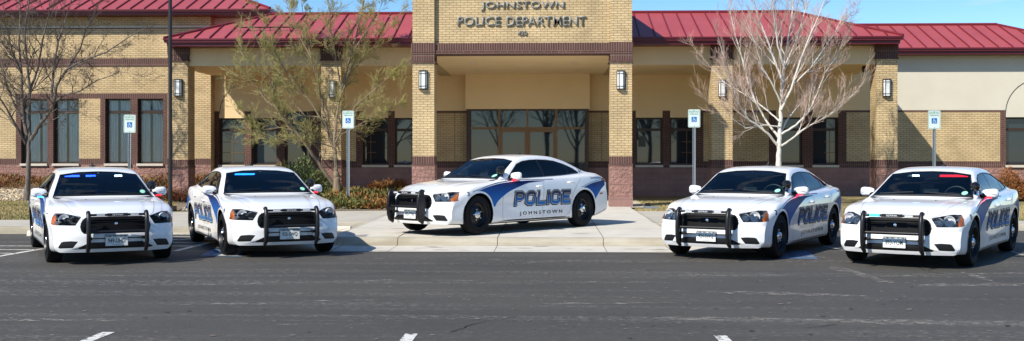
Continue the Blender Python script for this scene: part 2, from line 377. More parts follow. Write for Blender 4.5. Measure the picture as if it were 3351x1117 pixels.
def fan(cx_, cy_, a0, a1, R, m0=0):                     # rounded kerb return
    for i in range(8):
        t0, t1 = a0+(a1-a0)*i/8, a0+(a1-a0)*(i+1)/8
        for j in range(1, len(prof)-1):
            (d0, z0), (d1, z1) = prof[j], prof[j+1]; r0, r1 = R-d0, R-d1
            kp.poly([(cx_+r0*math.cos(t0),cy_+r0*math.sin(t0),z0),(cx_+r0*math.cos(t1),cy_+r0*math.sin(t1),z0),(cx_+max(r1,.001)*math.cos(t1),cy_+max(r1,.001)*math.sin(t1),z1),(cx_+max(r1,.001)*math.cos(t0),cy_+max(r1,.001)*math.sin(t0),z1)], 'concrete_kerb')
R0 = .25
fan(PX0+.25, PY0+R0, -math.pi/2, -math.pi, R0); fan(PX1-.2, PY0+R0, -math.pi/2, 0, R0)
for s, xe, ye in ((-1, PX0, 23.5), (1, PX1-.2+R0, 23.2)):
    for j in range(1, len(prof)-1):
        (d0, z0), (d1, z1) = prof[j], prof[j+1]
        a = [(xe-s*-1*0, 0, 0)]
        xa, xb = xe-s*d0, xe-s*d1
        kp.poly([(xa,PY0+R0,z0),(xa,ye,z0),(xb,ye,z1),(xb,PY0+R0,z1)], 'concrete_kerb')
# concrete drain pan wrapping both ends of the kerb
kp.poly([(PX0-1.5,PY0-1.18,.004),(PX0+.242,PY0-1.18,.006),(PX0+.242,PY0-.06,.012),(PX0-.4,PY0+.5,.008),(PX0-.55,PY0+2.2,.006),(PX0-1.5,PY0+2.4,.004)], 'concrete_pale')
kp.poly([(PX1-.192,PY0-1.18,.006),(PX1+1.2,PY0-1.18,.004),(PX1+1.2,PY0+.9,.004),(PX1+.3,PY0+.9,.008),(PX1-.192,PY0-.06,.012)], 'concrete_pale')
tag(build(kp, 'entrance_kerb', smooth=False), kind='structure')
jt = MB()
def groove(a, b, z, w=.012):
    a, b = Vector((*a, z)), Vector((*b, z)); d = (b-a).normalized(); n_ = Vector((-d.y, d.x, 0))*w/2
    jt.poly([a-n_, b-n_, b+n_, a+n_], 'joint')
def slabz(y): return .154+.05*(y-18.78)/10.4
for xx in cuts[1:-1]:
    a = Vector((xx, PY0+.16, .155)); b = Vector((xx, 29.1, .205)); jt.poly([a+Vector((-.006,0,0)), a+Vector((.006,0,0)), b+Vector((.006,0,0)), b+Vector((-.006,0,0))], 'joint')
for yy in (20.9, 23.3, 26.0, 29.16):
    jt.poly([(PX0,yy-.006,slabz(yy)),(PX1,yy-.006,slabz(yy)),(PX1,yy+.006,slabz(yy)+.0001),(PX0,yy+.006,slabz(yy)+.0001)], 'joint')
groove((PX0+.001,19.1),(PX0+.001,28.2),.204); groove((PX1,19.1),(PX1,28.2),.204)
for k in range(12):
    xx = -5.5-1.8*k; groove((xx,21.6 if xx<-6.6 else 23.4),(xx,23.6),.154)
    xx = 4.0+1.8*k; groove((xx,23.4),(xx,24.2),.154)
for a, b in zip(cuts[:-1], cuts[1:]):
    pass
tag(build(jt, 'slab_joints'), kind='structure')
kst = MB(); rk = random.Random(3)
for k in range(46):                                    # tyre rubs and dirt on the drain pan and slab
    xx = rk.uniform(PX0+.2, PX1); pan = k % 3
    yy = rk.uniform(PY0-1.1, PY0-.1) if pan else rk.uniform(PY0+.3, PY0+2.5); zz = (.0085+.006*(yy-PY0+1.18)/1.12+.0022) if pan else slabz(yy)+.0022
    a = rk.uniform(.04,.22); b_ = a*rk.uniform(.05,.16)
    kst.poly([(xx+a*math.cos(t)*rk.uniform(.7,1.1), yy+b_*math.sin(t), zz+.00002*k) for t in [2*math.pi*i/9 for i in range(9)]], 'stain' if k % 2 else 'concrete_kerb')
tag(build(kst, 'concrete_stains'), kind='structure')
# lawns and beds
def sheet(name, edge, yb, m, ny=16, dz=0.0):
    s = MB(); n_ = []
    for i in range(len(edge)-1):
        (xa, ya), (xb, yb_) = edge[i], edge[i+1]; k = max(1, int(abs(xb-xa)/1.2)); k = min(k, 12)
        for q in range(k):
            t0, t1 = q/k, (q+1)/k
            p0 = (xa+(xb-xa)*t0, ya+(yb_-ya)*t0); p1 = (xa+(xb-xa)*t1, ya+(yb_-ya)*t1)
            for j in range(ny):
                u0, u1 = j/ny, (j+1)/ny
                P = [(p0[0], p0[1]+(yb-p0[1])*u0), (p1[0], p1[1]+(yb-p1[1])*u0), (p1[0], p1[1]+(yb-p1[1])*u1), (p0[0], p0[1]+(yb-p0[1])*u1)]
                s.poly([(x, y, ground_z(x, y)+dz) for x, y in P], m)
    return tag(build(s, name, smooth=True, doubles=True), kind='structure')
sheet('lawn', [(-60,23.7),(-18,23.7),(-11.0,23.7),(-10.2,26.6),(-9.3,27.5),(-6.5,27.911),(PX0,28.3)], 37.4, 'lawn_soil')
sheet('lawn', RB, 37.4, 'lawn_soil')
sheet('planting_bed', [(-26,30.7),(-10.9,30.7),(-9.7,27.7),(-9.3,27.6),(-6.5,28.0),(PX0-.05,28.42)], 37.3, 'bed_soil', dz=.012)
# painted markings
def marking(name, polys, m, label, group=None, z=.004):
    s = MB()
    for p in polys: s.poly([(x, y, z) for x, y in p], m)
    return tag(build(s, name), kind='structure')
def line(a, b, w=.1):
    a, b = Vector(a), Vector(b); d = (b-a).normalized(); n_ = Vector((-d.y, d.x))*w/2
    return [tuple(a-n_), tuple(b-n_), tuple(b+n_), tuple(a+n_)]
for k in range(-4, 6):
    xx = -1.19+2.68*k
    marking('stall_line', [[(xx-.055,3.5),(xx+.055,3.5),(xx+.055,9.28),(xx-.055,9.28)]], 'road_paint', None)
hl = []
for v in (768, 775.5, 785, 795, 806): 
    y = G(600, v).y; hl.append(line((-8.2,y),(-6.05,y),.09))
a, b = G(575, 822), G(680, 796); hl.append(line((a.x,a.y),(b.x,b.y),.11))
marking('aisle_hatching', hl, 'road_paint', None)
hl = []
for v in (843, 830, 818, 806):
    y = G(60, v).y; hl.append(line((-13,y),(-8.6,y),.09))
a, b = G(-40, 846), G(140, 815); hl.append(line((a.x,a.y),(b.x,b.y),.10))
marking('aisle_hatching', hl, 'road_paint', None)
def patch(px, name='accessible_bay_symbol'):
    P = [G(*q) for q in px]; return [(p.x, p.y) for p in P]
marking('blue_bay_panel', [patch([(655,838),(700,815),(800,812),(790,842)])], 'blue_paint', None)
marking('white_bay_symbol', [patch([(693,838),(722,826),(790,826),(780,839)])], 'road_paint', None, z=.008)
marking('blue_bay_panel', [patch([(2510,846),(2680,849),(2640,822),(2480,820)])], 'blue_paint', None)
marking('white_bay_symbol', [[tuple(q) for q in line(G(2520,832)[:2], G(2700,845)[:2], .06)]], 'worn_paint', None, z=.008)
marking('stall_line', [line(G(2690,805)[:2], G(2760,820)[:2], .1)], 'worn_paint', None)
marking('stall_line', [line(G(3290,818)[:2], G(3400,850)[:2], .1)], 'worn_paint', None)
marking('stall_line', [[(PX1+.45,18.9),(PX1+.62,18.9),(PX1+.62,22.9),(PX1+.45,22.9)]], 'road_paint', None)

# scuffs of bare aggregate, cracks and oil spots in the sealed asphalt
sc_r = random.Random(5); sf = MB()
def ribbon(mb, px, w_, m, z, jit=.0, step=.25):
    P = [G(*q) for q in px]; Q = []
    for a, b in zip(P[:-1], P[1:]):
        n_ = max(1, int((b-a).length/step)); Q += [a.lerp(b, k/n_) for k in range(n_)]
    Q.append(P[-1]); Q = [q+Vector((sc_r.uniform(-jit,jit), sc_r.uniform(-jit,jit), 0)) for q in Q]; ws = [w_*sc_r.uniform(.35,1.2)/2 for _ in Q]; ws[0] = ws[-1] = .004
    for i in range(len(Q)-1):
        d = (Q[i+1]-Q[i]).normalized(); n_ = Vector((-d.y, d.x, 0)); mb.poly([(*(Q[i]-n_*ws[i]).xy,z),(*(Q[i+1]-n_*ws[i+1]).xy,z),(*(Q[i+1]+n_*ws[i+1]).xy,z),(*(Q[i]+n_*ws[i]).xy,z)], m)
for px, w_ in (([(-40,943),(400,936),(700,931),(1340,918)],.13),([(1340,918),(1750,922),(2200,926)],.10),([(2320,956),(2600,963),(2900,971)],.26),([(500,998),(900,994)],.08),([(2180,902),(2580,901)],.20),
    ([(2715,872),(2800,896),(2900,924),(2990,928)],.22),([(2990,936),(3400,930)],.34),([(2100,1040),(2500,1045),(2900,1055),(3400,1060)],.22),([(-40,1048),(420,1049)],.16),([(1650,870),(1760,858),(1900,853),(2160,862)],.10),
    ([(1060,846),(1700,850)],.07),([(1750,995),(2220,992)],.12),([(3140,890),(3260,925)],.25),([(2850,905),(3400,893)],.14),([(60,905),(500,903)],.06),([(1000,985),(1300,982)],.07),([(2560,930),(2700,935)],.10),([(900,1062),(1250,1060)],.06)):
    ribbon(sf, px, w_, 'scuff', .003, .03)
tag(build(sf, 'worn_streaks'), kind='structure')
ck = MB()
for px in ([(1480,1088),(1530,1068),(1600,1052),(1690,1041)],[(2640,1075),(2700,1068),(2740,1062)],[(2990,870),(3040,890),(3120,902)]): ribbon(ck, px, .013, 'crack', .006, .02, .10)
tag(build(ck, 'asphalt_cracks'), kind='structure')
sp = MB()
for k in range(260):
    u, v = sc_r.uniform(0, 3351), sc_r.uniform(850, 1115)
    if sc_r.random() < .45: u = sc_r.uniform(1700, 3351)
    c = G(u, v); a = sc_r.uniform(.008,.032); b_ = a*sc_r.uniform(.3,.8); m_ = sc_r.choice(['patch_tan','scuff','stone_grey','patch_tan','crack'])
    sp.poly([(c.x+a*math.cos(t)*sc_r.uniform(.7,1.2), c.y+b_*math.sin(t), .0075+.00001*k) for t in [2*math.pi*i/7 for i in range(7)]], m_)
tag(build(sp, 'asphalt_specks'), kind='structure')

# ================================================================ BUILDING
BLD = empty('police_station', (0, YB, 0)); tag(BLD, 'tan brick and stucco police station with maroon metal roofs, spanning the whole background', 'building')
def bpart(mb, name, parent=None, **kw):
    o = build(mb, name, None, **kw); o.parent = parent or BLD; o.matrix_parent_inverse = Matrix.Translation((0, -YB, 0)) if (parent is None) else Matrix.Identity(4)
    return o
def wall(mb, x0, x1, z0, z1, Y, holes, matf, reveal=.22, revm='brown_brick', xb=(), zb=()):
    xs = sorted({x0, x1, *[q for h in holes for q in h[:2]], *[q for q in xb if x0 < q < x1]}); zs = sorted({z0, z1, *[q for h in holes for q in h[2:]], *[q for q in zb if z0 < q < z1]})
    for i in range(len(xs)-1):
        for j in range(len(zs)-1):
            cx_, cz = (xs[i]+xs[i+1])/2, (zs[j]+zs[j+1])/2
            if any(h[0] < cx_ < h[1] and h[2] < cz < h[3] for h in holes): continue
            m = matf(cx_, cz); pr = .0
            mb.poly([(xs[i],Y,zs[j]),(xs[i+1],Y,zs[j]),(xs[i+1],Y,zs[j+1]),(xs[i],Y,zs[j+1])], m)
    for h in holes:
        a, b, c, d = h
        mb.poly([(a,Y,c),(a,Y,d),(a,Y+reveal,d),(a,Y+reveal,c)], revm); mb.poly([(b,Y,c),(b,Y+reveal,c),(b,Y+reveal,d),(b,Y,d)], revm)
        mb.poly([(a,Y,d),(b,Y,d),(b,Y+reveal,d),(a,Y+reveal,d)], revm); mb.poly([(a,Y,c),(a,Y+reveal,c),(b,Y+reveal,c),(b,Y,c)], revm)
WINS = []
def window(x0, x1, z0, z1, Y, transoms=(), mull=(), fm='bronze_frame', pane='dark_pane', blind=False, sill=True, munt=None, rec=.20, name='window', fw=.055):
    f = MB(); y0, y1 = Y+rec-.05, Y+rec+.01
    f.box(x0, x0+fw, y0, y1, z0, z1, fm); f.box(x1-fw, x1, y0, y1, z0, z1, fm)
    f.box(x0+fw, x1-fw, y0, y1, z0, z0+fw, fm); f.box(x0+fw, x1-fw, y0, y1, z1-fw, z1, fm)
    for z in transoms: f.box(x0+fw, x1-fw, y0-.003, y1, z-.045, z+.045, fm)
    for x in mull: f.box(x-.035, x+.035, y0-.005, y1, z0+fw, z1-fw, fm)
    if munt:
        a, b, c, d, nx, nz_ = munt
        for i in range(1, nx): xx = a+(b-a)*i/nx; f.box(xx-.009, xx+.009, y1-.035, y1-.024, c, d, 'tan_frame')
        for i in range(1, nz_): zz = c+(d-c)*i/nz_; f.box(a, b, y1-.037, y1-.026, zz-.009, zz+.009, 'tan_frame')
    o = bpart(f, name)
    p = MB(); yp = y1-.02; p.poly([(x0+.02,yp,z0+.02),(x1-.02,yp,z0+.02),(x1-.02,yp,z1-.02),(x0+.02,yp,z1-.02)], 'window_glass' if blind else pane)
    build(p, 'pane', o)
    if blind:
        b_ = MB(); n_ = int((x1-x0)/.09); w_ = (x1-x0)/n_; rnd = random.Random(int(x0*100))
        gap = rnd.randint(n_//3, n_-3)
        for i in range(n_):
            xa = x0+i*w_; t = .012+.02*rnd.random()
            if i == gap: b_.poly([(xa,y1+.30,z0),(xa+w_,y1+.30,z0),(xa+w_,y1+.30,z1),(xa,y1+.30,z1)], 'blind_gap'); continue
            b_.poly([(xa,y1+.07-t,z0),(xa+w_*.55,y1+.09,z0),(xa+w_*.55,y1+.09,z1),(xa,y1+.07-t,z1)], 'blind')
            b_.poly([(xa+w_*.55,y1+.09,z0),(xa+w_,y1+.07-t,z0),(xa+w_,y1+.07-t,z1),(xa+w_*.55,y1+.09,z1)], 'blind')
        b_.box(x0-.05, x1+.05, y1+.31, y1+.33, z0-.05, z1+.05, 'blind_gap')
        build(b_, 'vertical_blind', o)
    if sill:
        s = MB(); s.box(x0-.02, x1+.02, Y-.07, Y+rec-.055, z0-.085, z0-.004, 'precast'); build(s, 'sill', o)
    return o
# ---- left wing
xL1 = X_(690, YL)
zs1, zs0 = Z_(519.6, YL), Z_(541, YL)
zw0, zw1 = Z_(535.5, YL), Z_(321, YL); zh1 = Z_(303, YL)
zb0, zb1 = Z_(209, YL), Z_(187, YL); zt0, zt1 = Z_(90, YL), Z_(86, YL)
def XL(u): return X_(u, YL)
holes = [(XL(69),XL(154.5),zw0,zw1),(XL(174),XL(258.5),zw0,zw1),(XL(344),XL(427),zw0,zw1),(XL(450),XL(533.5),zw0,zw1)]
holes += [(a-4.55, b-4.55, c, d) for a, b, c, d in holes[:2]]
def mleft(x, z):
    if z < zs0: return 'rock_face_block'
    if z < zs1: return 'soldier_brick'
    if zb0 < z < zb1: return 'soldier_brick'
    if zt0 < z < zt1: return 'brown_brick'
    inj = (XL(51.5) < x < XL(258.5)) or (XL(328) < x < XL(549)) or (XL(51.5)-4.55 < x < XL(258.5)-4.55)
    if zw1 < z < zh1 and (XL(51.5) < x < XL(549) or x < XL(258.5)-4.55 and x > XL(51.5)-4.55): return 'soldier_brick'
    if z < zw1:
        for a, b in ((51.5,69),(154.5,174),(328,344),(427,450),(533.5,549)):
            if XL(a) < x < XL(b) or (b < 200 and XL(a) < x+4.55 < XL(b)): return 'brown_brick'
    return 'tan_brick'
wl_ = MB()
xb = [XL(q) for q in (51.5,69,154.5,174,258.5,328,344,427,450,533.5,549)]; xb += [q-4.55 for q in xb[:5]]
wall(wl_, -24, xL1, -.1, Z_(42, 36.3), YL, holes, mleft, xb=xb, zb=(zs0,zs1,zb0,zb1,zt0,zt1,zw1,zh1))
wl_.poly([(xL1,YL,-.1),(xL1,YL+.6,-.1),(xL1,YL+.6,Z_(42,36.3)),(xL1,YL,Z_(42,36.3))], 'tan_brick')
wl_.box(-24, xL1, YL-.022, YL+.001, zb0-.05, zb0, 'brown_brick'); wl_.box(-24, xL1, YL-.022, YL+.001, zt1, zt1+.05, 'precast')
bpart(wl_, 'brick_wall')
for h in holes: window(*h, YL, transoms=(Z_(364.5, YL),), blind=True)
# ---- back wall with the porch, running on as the right wing
def XB(u): return X_(u, YB)
zc1, zc0 = Z_(363, YB), Z_(369.5, YB)
bs1, bs0 = Z_(528, YB), Z_(549, YB)
vw1, vw0 = Z_(386, YB), Z_(540, YB)
BW = [(717,800),(822,906),(932,1014),(1187,1270),(1292,1350),(2081,2168),(2193,2272),(2540,2626),(2660,2743),(3292,3376),(3398,3482)]
bh = []
for a, b in BW:
    door = (a == 932)
    bh.append((XB(a), XB(b), .30 if door else vw0, Z_(364, YB) if door else vw1))
jambs = [(692,717),(800,822),(906,932),(1014,1051),(1165,1187),(1270,1292),(2068,2081),(2168,2193),(2272,2302),(2516,2540),(2626,2660),(2743,2770),(3273,3292),(3376,3398),(3482,3501)]
stucco_over = [(692,1040),(1187,1350),(2081,2300),(2540,2743),(3292,3482)]
def mback(x, z):
    if z > zc1: return 'sunlit_stucco' if x > XB(2850) or z > 4.6 else 'stucco'
    if z < bs0: return 'rock_face_block' if x > XB(2850) else 'smooth_block'  # base under the canopies drawn smoother and darker, as shade flattens it
    for a, b in jambs:
        if XB(a) < x < XB(b) and z > bs0: return 'brown_brick' if z > bs1 else 'soldier_brick'
    for a, b in stucco_over:
        if XB(a) < x < XB(b) and z > vw1: return 'sunlit_stucco' if a > 3000 else 'stucco'
    if z > zc0: return 'brown_brick'
    if z < bs1: return 'soldier_brick'
    return 'tan_brick'
XE = X_(3261,39.2)+2.45-.55
wb_ = MB()
xb = [XB(q) for p in jambs for q in p]+[XB(2850)]
wall(wb_, xL1, XE, -.1, Z_(180, 36.8), YB, bh, mback, xb=xb, zb=(bs0,bs1,vw1,zc0,zc1,4.6))
wb_.poly([(XE,YB,-.1),(XE,52,-.1),(XE,52,5.0),(XE,YB,5.0)], 'sunlit_stucco')
for u in (1488, 1969): wb_.box(XB(u)-.008, XB(u)+.008, YB-.004, YB, bs0, zc0, 'joint')
for cu in (826, 3403):
    cxx = XB(cu); r_ = 1.19*YB/37.3*.98
    pts = [(cxx+r_*math.cos(t), YB-.004, zc1-.1+r_*math.sin(t)) for t in [math.pi*i/28 for i in range(29)]]
    wb_.tube(pts, .013, 'joint', 6)
bpart(wb_, 'porch_wall')
for k, ((a, b), h) in enumerate(zip(BW, bh)):
    tr = Z_(425, YB)
    if a == 932:
        o = window(*h, YB, transoms=(Z_(400, YB),), mull=(), sill=False, name='side_door')
        q = MB(); x = h[0]+.13; q.tube([(x,YB+.13,1.02),(x,YB+.06,1.02),(x,YB+.06,1.42),(x,YB+.13,1.42)], .014, 'galvanised', 8); build(q, 'door_handle', o)
    elif a in (717, 1187, 2660, 2193):
        w_ = h[1]-h[0]; window(*h, YB, transoms=(tr,), munt=(h[0]+(.06 if a in (717, 1187) else w_*.5), h[1]-(.5*w_ if a == 1187 else .06), h[2]+.06, tr-.05, 2, 3))
    else: window(*h, YB, transoms=(tr,))
nt_ = MB(); ny = YB+.10; nt_.box(X_(2090,ny), X_(2113,ny), ny+.03, ny+.04, Z_(481,ny), Z_(447,ny), 'gloss_black'); bpart(nt_, 'window_notice')
# rear volumes keep the rooms dark
rv = MB(); rv.box(-24, XE-.01, 37.95, 52, -.1, 5.0, 'stucco', skip='b'); rv.box(-24, xL1, 37.9, 52, 5.0, 6.3, 'stucco', skip='b'); 
rv.box(xL1-.01, X_(868, YB), YB, 52, 5.0, Z_(42, 36.3), 'sunlit_stucco', skip='b')
bpart(rv, 'rear_wall')
# ---- pillars
def pillar(u0, u1, Y, side, capv, base_v, d=.62, name='brick_pillar', top=None, grow=.03):
    x0, x1 = X_(u0, Y), X_(u1, Y); p = MB()
    zr0 = Z_(base_v[0], Y); zr1 = Z_(base_v[1], Y); zl = Z_(base_v[2], Y); zt = Z_(base_v[3], Y)
    p.box(x0-.02, x1+.02, Y-.02, Y+d+.02, -.05, zr0, 'smooth_block', skip='b')
    p.box(x0-.012, x1+.012, Y-.012, Y+d+.012, zr0, zr1, 'rock_face_block', skip='tb')
    p.box(x0-.022, x1+.022, Y-.022, Y+d+.022, zr1, zr1+.055, 'brown_brick')
    p.box(x0-.006, x1+.006, Y-.006, Y+d+.006, zr1+.055, zt, 'soldier_brick', skip='b')
    c0, c1, c2, c3 = [Z_(v, Y) for v in capv]        # bottom ledge, upper soldier start, top
    p.box(x0, x1, Y, Y+d, zt, c0, 'tan_brick', skip='tb')
    p.box(x0-.012, x1+.012, Y-.012, Y+d+.012, c0, c1-.05, 'soldier_brick'); p.box(x0-.035, x1+.035, Y-.035, Y+d+.035, c0-.045, c0, 'brown_brick')
    p.box(x0-.02, x1+.02, Y-.02, Y+d+.02, c1-.05, c1, 'brown_brick')
    p.box(x0-.028, x1+.028, Y-.028, Y+d+.028, c1, c2, 'soldier_brick')
    if c3 > c2: p.box(x0, x1, Y, Y+d, c2, c3, 'tan_brick')
    return bpart(p, name)
PB = (644, 543.5, 541, 512)
pillar(1349.5, 1421, YP, 1, (201,171,140,-30), PB)
pillar(1997.5, 2068.5, YP, -1, (201,171,139,-30), PB)
WB = (622, 549, 547, 523)
for u0, u1, in ((551,615),(1051,1116),(2329,2397.5),(2868.5,2937)):
    pillar(u0, u1, YC, 1, (193,172,148,148), WB, d=.64)
# ---- portico upper wall, recessed between its pilasters
xa, xc = X_(1349.5, YP), X_(2068.5, YP); xi, xo = X_(1421, YP), X_(1997.5, YP)
ztop = Z_(-30, YP)
pw = MB(); yr = YP+.13
zf0, zf1 = Z_(176.5, YP), Z_(165, YP); zf2 = Z_(140.5, YP)
pw.box(xi, xo, yr, yr+.5, zf2, ztop+.35, 'tan_brick'); pw.box(xi, xo, YP+.03, yr+.5, zf1, zf2, 'soldier_brick'); pw.box(xi, xo, YP, yr+.5, zf0, zf1, 'brown_brick')
pw.box(xa, xi, YP, YP+.62, ztop, ztop+.35, 'tan_brick'); pw.box(xo, xc, YP, YP+.62, ztop, ztop+.35, 'tan_brick')
for xx, s in ((xa, 1), (xc, -1)):
    pw.box(min(xx, xx+s*.4), max(xx, xx+s*.4), YP+.62, 38.2, ZS, ztop+.35, 'tan_brick')
pw.box(xa+.4, xc-.4, 37.95, 38.2, ZS, ztop+.35, 'tan_brick')
pw.box(xa-.05, xc+.05, YP-.05, 38.25, ztop+.35, ztop+.47, 'maroon_metal')
pw.box(xa+.4, xc-.4, yr+.5, 37.95, ztop-.1, ztop+.05, 'precast')
bpart(pw, 'portico_wall')
so = MB(); so.box(xi-.25, xo+.25, YP+.04, YB, ZS+.01, ZS+.08, 'stucco'); so.box(xa+.02, xi-.25, YP+.62, YB, ZS+.01, ZS+.08, 'stucco'); so.box(xo+.25, xc-.02, YP+.62, YB, ZS+.01, ZS+.08, 'stucco')
bpart(so, 'portico_ceiling')
bx = MB(); bx.box(XB(1523)*YX/YB, XB(1930)*YX/YB, YX, YB+.02, Z_(357, YX), ZS+.012, 'stucco'); bpart(bx, 'stucco_panel')
def downlight(x, y):
    d = MB(); d.lathe([(.055,ZS-.004),(.085,ZS-.004),(.088,ZS+.008)], 'precast', (x,y,0), 'z', 20); d.lathe([(.055,ZS-.004),(.045,ZS+.006),(.0,ZS+.006)], 'lantern_glass', (x,y,0), 'z', 20)
    return d
for u, v in ((1549,207),(1567,232.5),(1883,206),(1880,231.5)):
    d_ = (ZS-CAMH)*F/(VH-v); p = (X_(u, d_), d_); o = build(downlight(*p), 'recessed_downlight', BLD); o.matrix_parent_inverse = Matrix.Translation((0,-YB,0))
# ---- entrance storefront
YS = YX+.10
def XS(u3): return X_(1300+u3/1.534, YS)
def ZSf(v3): return Z_(v3/1.534, YS)
st = MB(); zf, zt_ = .25, ZSf(547); ym = YS-.05; dfm = 'bronze_frame'
for a, b in ((348,368),(506,518),(649,658),(792,804),(941,960)):
    st.box(XS(a), XS(b), ym, YS+.04, zf, zt_, dfm if a in (348, 941) else 'tan_frame')
for a, b in ((547,557),(639,650)): st.box(XS(368), XS(941), ym+.003, YS+.03, ZSf(b), ZSf(a), 'bronze_frame' if a == 547 else 'tan_frame')
st.box(XS(368), XS(506), ym+.003, YS+.03, zf, zf+.12, dfm); st.box(XS(804), XS(941), ym+.003, YS+.03, zf, zf+.12, dfm)
sto = bpart(st, 'entrance_glazing')
for a, b, c, d in ((368,506,557,639),(518,649,557,639),(658,792,557,639),(804,941,557,639),(368,506,650,None),(804,941,650,None)):
    p = MB(); z0 = zf+.1 if d is None else ZSf(d); p.poly([(XS(a),YS,z0),(XS(b),YS,z0),(XS(b),YS,ZSf(c)),(XS(a),YS,ZSf(c))], 'dark_pane'); build(p, 'pane', sto)
for a, b, hx in ((518,649,1),(658,792,-1)):
    p = MB(); fw = 10; p.box(XS(a)+.004, XS(a+fw), ym+.01, YS+.02, zf+.02, ZSf(650)-.004, 'tan_frame'); p.box(XS(b-fw), XS(b)-.004, ym+.01, YS+.02, zf+.02, ZSf(650)-.004, 'tan_frame')
    p.box(XS(a+fw), XS(b-fw), ym+.013, YS+.017, ZSf(664), ZSf(650)-.004, 'tan_frame'); p.box(XS(a+fw), XS(b-fw), ym+.013, YS+.017, zf+.02, zf+.26, 'tan_frame')
    do = bpart(p, 'entrance_door')
    q = MB(); q.poly([(XS(a+fw),YS,zf+.25),(XS(b-fw),YS,zf+.25),(XS(b-fw),YS,ZSf(663)),(XS(a+fw),YS,ZSf(663))], 'dark_pane'); build(q, 'pane', do)
    x = XS(b-fw/2) if hx == 1 else XS(a+fw/2)
    q = MB(); q.tube([(x,ym,1.05),(x,ym-.07,1.05),(x,ym-.07,1.5),(x,ym,1.5)], .014, 'galvanised', 8); build(q, 'door_handle', do)
# ---- canopies: beams, ceilings, hip roofs
EY, RY = 32.42, 35.1
ze0, ze1, zrd = Z_(147, EY), Z_(125, EY), Z_(45, RY)
def hip(name, xl, xr, ye, yr_, z0, z1, zr, hipl, hipr, seam=.49, yrear=None, over=.0, side=None):
    r = MB(); run = yr_-ye; yb = yrear or (yr_+run)
    a = xl; b = xr; ra = xl+(run if hipl else 0); rb = xr-(run if hipr else 0)
    zm = z0+(z1-z0)*.52
    r.box(a+.07, b-(.07 if hipr else 0), ye+.07, yb-.07, z0, zm, 'maroon_metal', skip='t'); r.box(a, b, ye, yb, zm, z1, 'maroon_metal', skip='t'); r.box(a-.02, b+.02, ye-.03, yb+.03, z1-.03, z1+.02, 'maroon_metal', skip='t')
    r.poly([(a,ye,z1+.02),(b,ye,z1+.02),(rb,yr_,zr),(ra,yr_,zr)], 'roof_red')
    r.poly([(b,yb,z1+.02),(a,yb,z1+.02),(ra,yr_,zr),(rb,yr_,zr)], 'roof_red')
    r.poly([(a,yb,z1+.02),(a,ye,z1+.02),(ra,yr_,zr)], 'roof_red'); r.poly([(b,ye,z1+.02),(b,yb,z1+.02),(rb,yr_,zr)], 'roof_red')
    sl_ = (zr-z1-.02)/run
    n_ = int((b-a)/seam)
    for i in range(1, n_+1):
        x = a+(b-a)*i/(n_+1) ; L = run
        if hipl: L = min(L, x-a)
        if hipr: L = min(L, b-x)
        for sg in (1, -1):
            y0 = ye if sg == 1 else yb
            if sg == -1: L2 = L*(yb-yr_)/run; s2 = (zr-z1-.02)/(yb-yr_)
            else: L2 = L; s2 = sl_
            w = .014; h = .045; zA = z1+.022
            P0 = (y0, zA); P1 = (y0+sg*L2, zA+s2*L2)
            r.poly([(x-w,P0[0],P0[1]+h),(x+w,P0[0],P0[1]+h),(x+w,P1[0],P1[1]+h),(x-w,P1[0],P1[1]+h)], 'roof_seam')
            r.poly([(x-w,P0[0],P0[1]),(x-w,P0[0],P0[1]+h),(x-w,P1[0],P1[1]+h),(x-w,P1[0],P1[1])], 'roof_seam')
            r.poly([(x+w,P0[0],P0[1]),(x+w,P1[0],P1[1]),(x+w,P1[0],P1[1]+h),(x+w,P0[0],P0[1]+h)], 'roof_seam')
            r.poly([(x-w,P0[0],P0[1]),(x+w,P0[0],P0[1]),(x+w,P0[0],P0[1]+h),(x-w,P0[0],P0[1]+h)], 'roof_seam')
    for hp, xe, xr_, s in ((hipl, a, ra, 1), (hipr, b, rb, -1)):
        if not hp: continue
        r.bar((xe,ye,z1+.04),(xr_,yr_,zr+.02), .05, 'roof_seam', 6); r.bar((xe,yb,z1+.04),(xr_,yr_,zr+.02), .05, 'roof_seam', 6)
        m_ = int((yb-ye)/seam)
        for i in range(1, m_+1):
            y = ye+(yb-ye)*i/(m_+1); L = min(y-ye, (yb-y)*run/(yb-yr_)); 
            r.bar((xe,y,z1+.04),(xe+s*L,y,z1+.04+sl_*L), .022, 'roof_seam', 4)
    r.bar((ra,yr_,zr+.02),(rb,yr_,zr+.02), .06, 'roof_seam', 6)
    return bpart(r, name)
xcl, xcr = X_(536, EY), X_(2956, EY)
hip('hip_roof', xcl, xa-.004, EY, RY, ze0, ze1, zrd, True, False, yrear=37.9)
hip('hip_roof', xc+.004, xcr, EY, RY, ze0, ze1, zrd, False, True, yrear=37.9)
hip('hip_roof', -30, X_(884, 36.3), 36.3, 41.5, Z_(42,36.3), Z_(27,36.3), Z_(27,36.3)+5.2*math.tan(math.radians(22.4)), False, True, yrear=52.5)
hip('hip_roof', 9.0, X_(3261,39.2)+2.45, 36.75, 39.2, Z_(182,36.75), Z_(163,36.75), Z_(89,39.2), False, True, yrear=52.5)
cb = MB(); ybm = YC+.12; zb_t = ze0+.004
cb.box(X_(615,YC)+.0, xa-.004, ybm, ybm+.35, ZS, zb_t, 'stucco'); cb.box(X_(551,YC)+.12, X_(551,YC)+.5, YC+.64, YL, ZS, zb_t, 'stucco')
bpart(cb, 'canopy_beam')
cb = MB(); cb.box(xc+.004, X_(2868.5,YC), ybm, ybm+.35, ZS, zb_t, 'stucco'); cb.box(X_(2937,YC)-.5, X_(2937,YC)-.12, YC+.64, YB, ZS, zb_t, 'stucco')
bpart(cb, 'canopy_beam')
cc = MB(); cc.box(X_(551,YC)+.5, xa-.02, ybm+.35, YB, ZS+.012, ZS+.06, 'stucco'); bpart(cc, 'canopy_ceiling')
